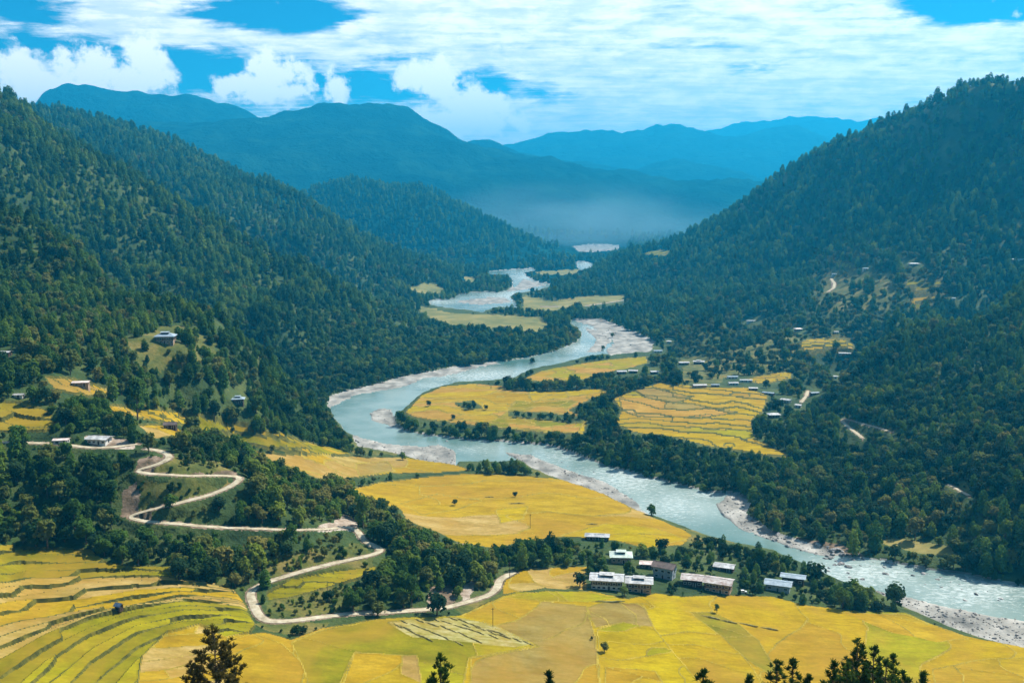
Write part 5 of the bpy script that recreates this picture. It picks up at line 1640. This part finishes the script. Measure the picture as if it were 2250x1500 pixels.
def house(label, pos, L, W, hh, yaw, rk, rmat, wmat, nwin, lantern, near):
    k_ = 0.86 if pos[1] < 760 else 0.74
    L, W, hh = L * k_, W * k_, hh * min(1.0, k_ + 0.1)
    x, y, z = pos
    e = empty('house' if hh > 3.1 else 'shed', (x, y + W * 0.5, z), R(yaw))
    tag(e, label, 'house' if hh > 3.1 else 'shed', None)
    l, w = L / 2, W / 2
    oh = 1.3 if hh > 3.1 else 0.7
    two = hh > 4.8
    wall_h = hh * (0.52 if two else 1.0)
    gab = (rk == 'gable')
    shp = [box_v(-l, l, -w, w, -4.0, wall_h)]
    part('wall', shp, HM['white_wall' if (two and wmat == 'timber') else wmat], e)
    if two:
        part('gallery', [box_v(-l - 0.25, l + 0.25, -w - 0.25, w + 0.25, wall_h + 0.003, hh - 0.5)], HM['timber' if wmat != 'blue_wall' else 'blue_wall'], e)
        part('cornice', [box_v(-l - 0.45, l + 0.45, -w - 0.45, w + 0.45, hh - 0.497, hh - 0.2)], HM['frame'], e)
    rows = [(wall_h * 0.45, 1.3)] + ([(wall_h + (hh - wall_h) * 0.42, 1.5)] if two else [])
    for ri_, (zc_, wh) in enumerate(rows):
        fy = -w - (0.25 if ri_ else 0)
        for i in range(nwin):
            xc_ = -l + L * (i + 0.5) / nwin
            if ri_ == 0 and i == nwin // 2:
                dr = part('door', [box_v(xc_ - 0.55, xc_ + 0.55, fy - 0.08, fy - 0.002, 0.0, 2.1)], HM['timber'], e)
                part('door_frame', [box_v(xc_ - 0.75, xc_ - 0.553, fy - 0.14, fy - 0.003, 0, 2.3), box_v(xc_ + 0.553, xc_ + 0.75, fy - 0.14, fy - 0.003, 0, 2.3)], HM['frame'], dr)
                continue
            ww = min(1.0, L / nwin * 0.33)
            fr = part('window', [box_v(xc_ - ww, xc_ - ww + 0.16, fy - 0.15, fy - 0.002, zc_ - wh / 2, zc_ + wh / 2), box_v(xc_ + ww - 0.16, xc_ + ww, fy - 0.15, fy - 0.002, zc_ - wh / 2, zc_ + wh / 2),
                                 box_v(xc_ - ww + 0.162, xc_ + ww - 0.162, fy - 0.15, fy - 0.002, zc_ + wh / 2 - 0.16, zc_ + wh / 2), box_v(xc_ - ww + 0.162, xc_ + ww - 0.162, fy - 0.15, fy - 0.002, zc_ - wh / 2, zc_ - wh / 2 + 0.14)], HM['frame'], e)
            part('pane', [box_v(xc_ - ww + 0.165, xc_ + ww - 0.165, fy - 0.06, fy - 0.003, zc_ - wh / 2 + 0.145, zc_ + wh / 2 - 0.165)], HM['pane'], fr)
        if near:
            part('window', [box_v(l + (0.25 if ri_ else 0) + 0.002, l + 0.12 + (0.25 if ri_ else 0), -0.6, 0.6, zc_ - wh / 2, zc_ + wh / 2)], HM['pane'], e)
    att = 0.55 if two else 0.0
    if two:
        for sx_ in (-0.95, -0.32, 0.32, 0.95):
            for sy_ in (-1, 1):
                part('attic_post', [box_v(sx_ * l - 0.12, sx_ * l + 0.12, sy_ * w * 0.92 - 0.12, sy_ * w * 0.92 + 0.12, hh - 0.198, hh + att - 0.1)], HM['timber'], e)
    zr = hh + att
    rise = W * 0.5 * (0.30 if two else 0.26) if rmat != 'brown_roof' else W * 0.5 * 0.55
    X0, X1, Y0, Y1 = -l - oh, l + oh, -w - oh, w + oh
    ze = zr - 0.15
    if gab:
        fascia = [slab((X0, Y0 - 0.03, ze - 0.12), (X0 + 0.18, Y0 - 0.03, ze - 0.12), (X0 + 0.18, 0, ze + rise - 0.12), (X0, 0, ze + rise - 0.12), 0.22),
                  slab((X1 - 0.18, Y0 - 0.03, ze - 0.12), (X1, Y0 - 0.03, ze - 0.12), (X1, 0, ze + rise - 0.12), (X1 - 0.18, 0, ze + rise - 0.12), 0.22),
                  box_v(-l * 0.9, l * 0.9, -0.12, 0.12, ze - 0.2, ze + rise - 0.15)]
        rf = part('roof', fascia, HM['timber'], e)
        ns = max(2, int(round((X1 - X0) / 3.2))) if near else 1
        for i in range(ns):
            xa, xb = X0 + (X1 - X0) * i / ns + 0.01, X0 + (X1 - X0) * (i + 1) / ns - 0.01
            dz_ = 0.02 * ((i * 7) % 3)
            part('roof_sheet', [slab((xa, Y0, ze + dz_), (xb, Y0, ze + dz_), (xb, -0.02, ze + rise + dz_), (xa, -0.02, ze + rise + dz_), 0.07)], HM[rmat], rf)
            part('roof_sheet', [slab((xa, 0.02, ze + rise + dz_), (xb, 0.02, ze + rise + dz_), (xb, Y1, ze + dz_), (xa, Y1, ze + dz_), 0.07)], HM[rmat], rf)
        part('ridge_cap', [box_v(X0, X1, -0.16, 0.16, ze + rise + 0.045, ze + rise + 0.12)], HM[rmat], rf)
        if not two or rmat == 'brown_roof':      # closed gable walls
            for s_ in (-1, 1):
                a = s_ * (l - 0.01)
                b2 = s_ * (l - 0.25)
                V = [(a, -w + 0.02, wall_h if not two else hh - 0.2), (a, w - 0.02, wall_h if not two else hh - 0.2), (a, 0, ze + rise - 0.12), (b2, -w + 0.02, wall_h if not two else hh - 0.2), (b2, w - 0.02, wall_h if not two else hh - 0.2), (b2, 0, ze + rise - 0.12)]
                F = [(0, 1, 2), (5, 4, 3), (0, 3, 4, 1), (1, 4, 5, 2), (2, 5, 3, 0)]
                part('gable', [(V, F)], HM[wmat if wmat != 'timber' else 'timber'], e)
    else:
        rl = max(0.5, l - w * 0.7)
        rise = rise * 1.5
        A, B, C, D = (X0, Y0, ze), (X1, Y0, ze), (X1, Y1, ze), (X0, Y1, ze)
        E1, E2 = (-rl, 0, ze + rise), (rl, 0, ze + rise)
        rf = part('roof', [([A, B, C, D, E1, E2, (X0, Y0, ze - 0.12), (X1, Y0, ze - 0.12), (X1, Y1, ze - 0.12), (X0, Y1, ze - 0.12)],
                            [(0, 1, 5, 4), (1, 2, 5), (2, 3, 4, 5), (3, 0, 4), (6, 7, 1, 0), (7, 8, 2, 1), (8, 9, 3, 2), (9, 6, 0, 3), (9, 8, 7, 6)])], HM[rmat], e)
    if lantern:
        lx, ly = l * 0.42, w * 0.38
        part('lantern_wall', [box_v(-lx, lx, -ly, ly, ze + rise * 0.5, ze + rise + 0.55)], HM['timber'], rf)
        zt = ze + rise + 0.553
        part('lantern_roof', [slab((-lx - 0.7, -ly - 0.7, zt), (lx + 0.7, -ly - 0.7, zt), (lx + 0.7, 0, zt + 0.55), (-lx - 0.7, 0, zt + 0.55), 0.1),
                              slab((-lx - 0.7, 0.004, zt + 0.55), (lx + 0.7, 0.004, zt + 0.55), (lx + 0.7, ly + 0.7, zt), (-lx - 0.7, ly + 0.7, zt), 0.1)], HM[rmat], rf)
    return e


for h, pos in zip(HOUSES, HPOS):
    lab, px_, L_, W_, hh_, yw, rk, rm_, wm_, nw, lan = h
    house(lab, pos, L_, W_, hh_, yw, rk, rm_, wm_, nw, lan, pos[1] < 700)

# ------------------------------------------------------------------ small things in the fields
x, y, z = hit(262, 1342)
e = empty('field_hut', (x, y, z), R(-20))
tag(e, 'small dark blue field hut standing in the curved terraces', 'hut')
part('wall', [box_v(-1.3, 1.3, -1.1, 1.1, -1.0, 1.9)], HM['timber'], e)
blue = material('blue_tarpaulin', [(0.03, 0.06, 0.11), (0.05, 0.09, 0.16), (0.08, 0.13, 0.20)], 1.0, rough=0.5)
part('roof', [slab((-1.9, -1.8, 1.75), (1.9, -1.8, 1.75), (1.9, 0, 2.9), (-1.9, 0, 2.9), 0.08), slab((-1.9, 0.004, 2.9), (1.9, 0.004, 2.9), (1.9, 1.8, 1.75), (-1.9, 1.8, 1.75), 0.08)], blue, e)
part('door', [box_v(-0.4, 0.4, -1.16, -1.102, 0, 1.6)], HM['pane'], e)

x, y, z = hit(1632, 1303)
e = empty('parked_pickup', (x, y, z), R(8))
tag(e, 'white covered vehicle parked right of the rusty roofed house', 'vehicle')
white = material('white_vehicle_paint', [(0.70, 0.70, 0.70), (0.76, 0.76, 0.76), (0.80, 0.80, 0.80)], 1.0, rough=0.3, spec=0.5)
V = [(-2.3, -0.85, 0.45), (2.3, -0.85, 0.45), (2.3, -0.85, 1.05), (1.3, -0.8, 1.15), (0.7, -0.75, 1.85), (-2.2, -0.75, 1.95), (-2.3, -0.8, 1.1)]
V2 = [(a, -b_, c) for a, b_, c in V]
nV = len(V)
F = [tuple(range(nV)), tuple(reversed(range(nV, 2 * nV)))] + [(i, (i + 1) % nV + 0, (i + 1) % nV + nV, i + nV)[::-1] for i in range(nV)]
part('body', [(V + V2, F)], white, e)
for sx_ in (-1.45, 1.45):
    for sy_ in (-0.8, 0.8):
        ring = [(sx_ + 0.36 * math.cos(a * 0.5236), sy_ + s_ * 0.12, 0.36 + 0.36 * math.sin(a * 0.5236)) for s_ in (-1, 1) for a in range(12)]
        FF = [tuple(range(12)), tuple(reversed(range(12, 24)))] + [(a, a + 12, (a + 1) % 12 + 12, (a + 1) % 12) for a in range(12)]
        part('wheel', [(ring, FF)], HM['pane'], e)
part('windscreen', [slab((1.33, -0.70, 1.19), (1.33, 0.70, 1.19), (0.77, 0.66, 1.80), (0.77, -0.66, 1.80), -0.02)], HM['pane'], e)
part('side_window', [box_v(-0.9, 0.55, -0.86, -0.80, 1.2, 1.65)], HM['pane'], e)

# utility poles across the fields
pole_spots = [((1083, 1376), 'thin utility pole in the front field beside the pale cut rows'), ((1165, 1160), 'utility pole in the lower part of the oval field'), ((1120, 1270), 'utility pole near the field entrance of the village'),
              ((720, 1322), 'utility pole beside the tree inside the road loop')]
for (px_, py_), lab in pole_spots:
    x, y, z = hit(px_, py_)
    e = empty('utility_pole', (x, y, z), R(20))
    tag(e, lab, 'pole', 'utility poles across the fields')
    part('post', [box_v(-0.11, 0.11, -0.11, 0.11, -0.5, 9.5)], HM['timber'], e)
    part('crossarm', [box_v(-0.9, 0.9, 0.112, 0.20, 8.6, 8.75)], HM['timber'], e)
    for q_ in (-0.7, 0.0, 0.7):
        part('insulator', [box_v(q_ - 0.06, q_ + 0.06, 0.112, 0.19, 8.752, 8.95)], HM['frame'], e)

# rows of cut straw in the pale patch and elsewhere
straw = material('cut_straw', [(0.16, 0.13, 0.04), (0.28, 0.23, 0.08), (0.40, 0.34, 0.13)], 0.9, fine=(3.0, 0.3))


def mound(L, W, Hh, seed, n=9):
    r = random.Random(seed)
    V, F = [], []
    for i in range(n + 1):
        f = i / n
        wv_ = W * math.sin(math.pi * min(0.93, max(0.07, f))) ** 0.5 * r.uniform(0.75, 1.2)
        hv = Hh * math.sin(math.pi * min(0.93, max(0.07, f))) ** 0.5 * r.uniform(0.7, 1.2)
        off = r.uniform(-0.2, 0.2)
        for s_, q_ in ((-1, -0.15), (-0.6, 0.7), (0, 1.0), (0.6, 0.7), (1, -0.15)):
            V.append((-L / 2 + L * f, off + s_ * wv_ / 2, hv * q_))
    for i in range(n):
        for j in range(4):
            a = i * 5 + j
            F.append((a, a + 5, a + 6, a + 1))
    F += [(0, 1, 2, 3, 4), tuple(n * 5 + k for k in (4, 3, 2, 1, 0))]
    return V, F


rows_ = []
for rI, (x0, y0, x1, y1) in enumerate([(880, 1362, 1010, 1412), (915, 1360, 1050, 1405), (950, 1358, 1085, 1398), (985, 1356, 1110, 1396), (1020, 1372, 1165, 1416), (870, 1372, 940, 1402)]):
    for f in np.linspace(0.06, 0.96, 6):
        rows_.append((x0 + (x1 - x0) * f + rng.normal(0, 3), y0 + (y1 - y0) * f + rng.normal(0, 1.0), (rI, int(round((f - 0.06) / 0.18)))))
mm = []
for i in range(4):
    me = bpy.data.meshes.new('straw_row')
    v, f = mound(6.0 + i, 1.0, 0.55, i)
    me.from_pydata(v, [], f)
    me.materials.append(straw)
    me.update()
    mm.append(me)
ns_ = len(rows_)
for i, (px_, py_, w_) in enumerate(rows_):
    x, y, z = hit(px_, py_)
    o = link_mesh('straw_row', mm[i % 4], None, (x, y, z))
    o.rotation_euler = (0, 0, R(rng.uniform(-52, -30)))
    tag(o, f'{ORD[w_[1]]} heap of cut straw along the {ORD[w_[0]]} slanting line on the pale patch', 'straw row', 'straw rows on the pale cut patch')
FR = [((1560, 1357), 8, -25, 'upper'), ((1600, 1366), 7, -22, 'middle'), ((1640, 1372), 9, -24, 'longest'), ((1690, 1382), 7, -20, 'right'), ((1330, 1322), 16, 4, 'pale'), ((1300, 1152), 6, 0, 'far'), ((1135, 1106), 9, 5, 'dark'), ((1075, 1092), 5, 0, 'small grey')]
FL = ['straw heap row nearest the thin leaning tree', 'second straw row right of the thin leaning tree', 'long straw row in the yellow field below the blue roofed houses', 'last straw row right of the thin leaning tree',
      'pale straw strip in front of the long farmhouse', 'short straw heap in the lower right of the oval field', 'flat dark straw heap beside the small dark tree', 'small grey straw heap in the middle of the oval field']
for i, ((px_, py_), L_, rz, _w) in enumerate(FR):
    me = bpy.data.meshes.new('straw_row')
    v, f = mound(L_ * 1.3, 1.5, 0.8, 40 + i)
    me.from_pydata(v, [], f)
    me.materials.append(straw if i != 4 else M['pale'])
    me.update()
    x, y, z = hit(px_, py_)
    o = link_mesh('straw_row', me, None, (x, y, z))
    o.rotation_euler = (0, 0, R(rz))
    tag(o, FL[i], 'straw row')

# ------------------------------------------------------------------ boulders of the river bed
rockm = material('river_boulder', [(0.10, 0.10, 0.10), (0.24, 0.23, 0.22), (0.46, 0.44, 0.41)], 0.7, obj_var=0.3, fine=(2.0, 0.3))


def rock_mesh(seed):
    bm = bmesh.new()
    bmesh.ops.create_icosphere(bm, subdivisions=2, radius=1.0)
    r = random.Random(seed)
    k = [Vector((r.uniform(-1, 1), r.uniform(-1, 1), r.uniform(-1, 1))).normalized() for _ in range(7)]
    for v in bm.verts:
        s_ = 1.0
        for q_ in k:
            d_ = v.co.normalized().dot(q_)
            if d_ > 0.55:
                s_ -= (d_ - 0.55) * 0.75
        v.co *= s_ * r.uniform(0.95, 1.05)
        v.co.z *= 0.65
        v.co.x *= 1.25
    me = bpy.data.meshes.new('boulder')
    bm.to_mesh(me)
    bm.free()
    me.materials.append(rockm)
    return me


rocks = [rock_mesh(i) for i in range(5)]
_b = bmesh.new()
bmesh.ops.create_icosphere(_b, subdivisions=1, radius=1.0)
bmesh_cheap = bpy.data.meshes.new('stone')
_b.to_mesh(bmesh_cheap)
_b.free()
ZONES = [((1690, 1175), (1850, 1228), 26, 'the shore below the right wood', (0.8, 3.4)), ((1850, 1225), (2110, 1262), 24, 'the far shore of the rapids', (0.7, 2.8)), ((2020, 1330), (2250, 1400), 30, 'the lower right gravel bar', (0.4, 1.6)),
         ((1200, 1010), (1400, 1100), 30, 'the gravel bar in front of the river trees', (0.5, 1.6)), ((1780, 1250), (2200, 1310), 24, 'the rapids', (0.6, 1.8)), ((780, 955), (1000, 1000), 22, 'the left gravel beach', (0.6, 1.8)),
         ((1600, 1095), (1680, 1165), 14, 'the point gravel bar', (0.6, 1.6)), ((1290, 720), (1420, 768), 14, 'the upper gravel bar', (1.0, 2.4))]
for (x0, y0), (x1, y1), n_, nm, (s0, s1) in ZONES:
    made = []
    tries = 0
    while len(made) < n_ and tries < 600:
        tries += 1
        f = rng.random()
        px_, py_ = x0 + (x1 - x0) * f, y0 + (y1 - y0) * f + rng.normal(0, 14)
        x, y, z = hit(px_, py_)
        c_ = np.clip(np.searchsorted(TH, math.atan2(x, y)), 0, NC - 1)
        r_ = np.clip(np.searchsorted(LR, math.log(math.hypot(x, y))), 0, NR - 1)
        if cls[r_, c_] not in (GRAVEL, WATER, SOIL):
            continue
        if cls[r_, c_] == WATER and nm != 'the rapids' and rng.random() < 0.6:
            continue
        made.append((px_, x, y, max(z, -0.2), s0 + (s1 - s0) * rng.random() ** 2.2))
    made.sort()
    for j, (px_, x, y, z, s_) in enumerate(made):
        o = link_mesh('boulder', rocks[int(rng.integers(5))], None, (x, y, z + s_ * 0.1))
        o.scale = (s_, s_ * rng.uniform(0.8, 1.2), s_ * rng.uniform(0.7, 1.1))
        o.rotation_euler = (rng.uniform(-0.2, 0.2), rng.uniform(-0.2, 0.2), rng.uniform(0, 6.28))
        tag(o, f'{ORD[j]} grey boulder from the left on {nm}', 'boulder', f'boulders on {nm}')

# small stones, far too many to count, as one object
rv, rf_ = [], []
rk0 = rocks[0]
co = np.array([v.co[:] for v in bmesh_cheap.vertices])
fc = np.array([list(p.vertices) for p in bmesh_cheap.polygons])
gi_, gj_ = np.nonzero((cls == GRAVEL) & (RR < 1100) & (OCC < 5) & (RR > 361))
pick = rng.choice(len(gi_), min(650, len(gi_)), replace=False)
for k_, i in enumerate(pick):
    a_, b2 = gi_[i], gj_[i]
    s_ = 0.35 + 0.8 * rng.random() ** 3
    an = rng.random() * 6.28
    ca, sa = math.cos(an), math.sin(an)
    v = co * np.array([s_, s_ * 0.8, s_ * 0.6])
    v = np.stack([v[:, 0] * ca - v[:, 1] * sa, v[:, 0] * sa + v[:, 1] * ca, v[:, 2]], -1)
    rv.append(v + np.array([X[a_, b2] + rng.normal(0, 1), Y[a_, b2] + rng.normal(0, 1), Z[a_, b2] + 0.1]))
    rf_.append(fc + k_ * len(co))
o = link_mesh('river_stones', np_mesh('river_stones', np.concatenate(rv), np.concatenate(rf_), [rockm], smooth=False))
tag(o, 'scattered small stones over the gravel bars', kind='stuff')

# ------------------------------------------------------------------ the nearest pines, growing on the slope under the camera
needle = leaf_mat('near_pine_needles', (0.018, 0.050, 0.012), (0.040, 0.085, 0.016), (0.080, 0.130, 0.022), 0.3, 0.4)
needle2 = leaf_mat('near_russet_needles', (0.040, 0.060, 0.012), (0.090, 0.080, 0.022), (0.150, 0.100, 0.035), 0.3, 0.4)


def near_pine(label, px_, top, dist, width_px, Htree, seed, mat, narrow=1.0):
    x, y, z = unproj_d(px_, top, dist)
    zg = float(grid_lookup([x], [y])[0])
    Ht = z - zg
    Rmax = width_px / 2 * dist / FPX * 1.2
    r = random.Random(seed)
    nr = np.random.default_rng(seed)
    e = empty('near_pine_tree', (x, y, zg), 0)
    tag(e, label, 'tree', 'tree tops rising from the slope below the viewpoint')
    V, F = [], []

    def tube(p0, p1, a, b2, n=6):
        i0 = len(V)
        q = (Vector(p1) - Vector(p0)).to_track_quat('Z', 'Y')
        for P_, rad in ((p0, a), (p1, b2)):
            for k in range(n):
                an = 6.2832 * k / n
                V.append(tuple(Vector(P_) + q @ Vector((math.cos(an) * rad, math.sin(an) * rad, 0))))
        for k in range(n):
            F.append((i0 + k, i0 + (k + 1) % n, i0 + n + (k + 1) % n, i0 + n + k))
    tube((0, 0, -0.5), (0, 0, Ht * 0.5), 0.28, 0.18)
    tube((0, 0, Ht * 0.5), (0, 0, Ht - 0.5), 0.18, 0.04)
    tk = np_mesh('trunk', np.array(V), np.array(F), [bark])
    link_mesh('trunk', tk, e)
    V, F = [], []
    tufts = []
    zb = max(0.0, Ht - 9.5)
    lev_ = int((Ht - zb) / 0.42)
    for i in range(lev_):
        f = i / lev_                                     # 0 top
        zc_ = Ht - 0.25 - (Ht - zb) * f
        rad = Rmax * min(1.0, 0.16 + 1.35 * f ** 0.75)
        nb = 3 + int(4 * f)
        for k in range(nb):
            a = r.uniform(0, 6.283)
            rr_ = rad * r.uniform(0.55, 1.1) * narrow
            tip = (math.cos(a) * rr_, math.sin(a) * rr_, zc_ + rr_ * 0.35 + r.uniform(-0.1, 0.25))
            tube((0, 0, zc_ - 0.15), tip, 0.045, 0.015, 4)
            m_ = max(1, int(rr_ / 0.45))
            for q_ in range(m_):
                g = 0.45 + 0.6 * (q_ + 1) / m_
                tufts.append((tip[0] * g + r.gauss(0, 0.08), tip[1] * g + r.gauss(0, 0.08), zc_ + (tip[2] - zc_) * g + r.gauss(0, 0.06)))
    tufts.append((0, 0, Ht - 0.25))
    br = np_mesh('branches', np.array(V), np.array(F), [bark])
    link_mesh('branches', br, e)
    T_ = np.array(tufts)
    nN = 30
    c = np.repeat(T_, nN, 0)
    n2 = len(c)
    d_ = nr.normal(size=(n2, 3)) * 0.55 + np.array([0, 0, 0.9])
    d_ /= np.linalg.norm(d_, axis=1)[:, None]
    ln_ = (0.28 + 0.30 * nr.random(n2))[:, None]
    s_ = np.cross(d_, nr.normal(size=(n2, 3)))
    s_ = s_ / np.linalg.norm(s_, axis=1)[:, None] * 0.05
    VV = np.stack([c - s_, c + s_, c + d_ * ln_ + s_ * 0.6, c + d_ * ln_ - s_ * 0.6], 1).reshape(-1, 3)
    FF = (np.arange(n2) * 4)[:, None] + np.arange(4)
    link_mesh('needles', np_mesh('needles', VV, FF, [mat], smooth=False), e)


NP = [('conical russet tinted tree top in front of the tan patch at the lower left', 470, 1384, 112, 100, 17, needle2), ('dark pine top below the dark field bank near the middle', 968, 1446, 100, 74, 15, needle),
      ('small dark pine tip left of the group of pines', 1546, 1462, 96, 50, 14, needle), ('single pine tip between the small one and the pine pair', 1645, 1478, 96, 26, 14, needle), ('left pine of the dark pair at the bottom', 1708, 1447, 104, 66, 15, needle),
      ('right pine of the dark pair at the bottom', 1743, 1443, 106, 52, 15, needle), ('short pine tip right of the dark pair', 1776, 1476, 98, 40, 14, needle), ('pine tip left of the tallest pine', 1832, 1446, 104, 52, 15, needle),
      ('dark pine beside the left of the tallest pine', 1862, 1452, 108, 50, 15, needle), ('tallest pine top among the bottom group', 1885, 1400, 118, 62, 18, needle), ('second tallest pine top with thin crown', 1921, 1412, 122, 48, 18, needle),
      ('pine top right of the tallest pair', 1948, 1440, 112, 52, 16, needle), ('thin pale pine tip at the right of the group', 1965, 1428, 126, 22, 16, needle), ('last dark pine of the bottom group', 2026, 1470, 100, 34, 14, needle),
      ('pine crown filling the right of the bottom group', 1985, 1472, 104, 66, 15, needle), ('tiny pine tip at the bottom edge right of the middle', 1206, 1478, 100, 26, 14, needle)]
for i, (lab, px_, top, dist, wpx_, Ht_, mt) in enumerate(NP):
    top += 12 if px_ > 1500 else 0
    near_pine(lab, px_, top, dist, wpx_, Ht_, 100 + i, mt)
print('objects', len(bpy.data.objects))
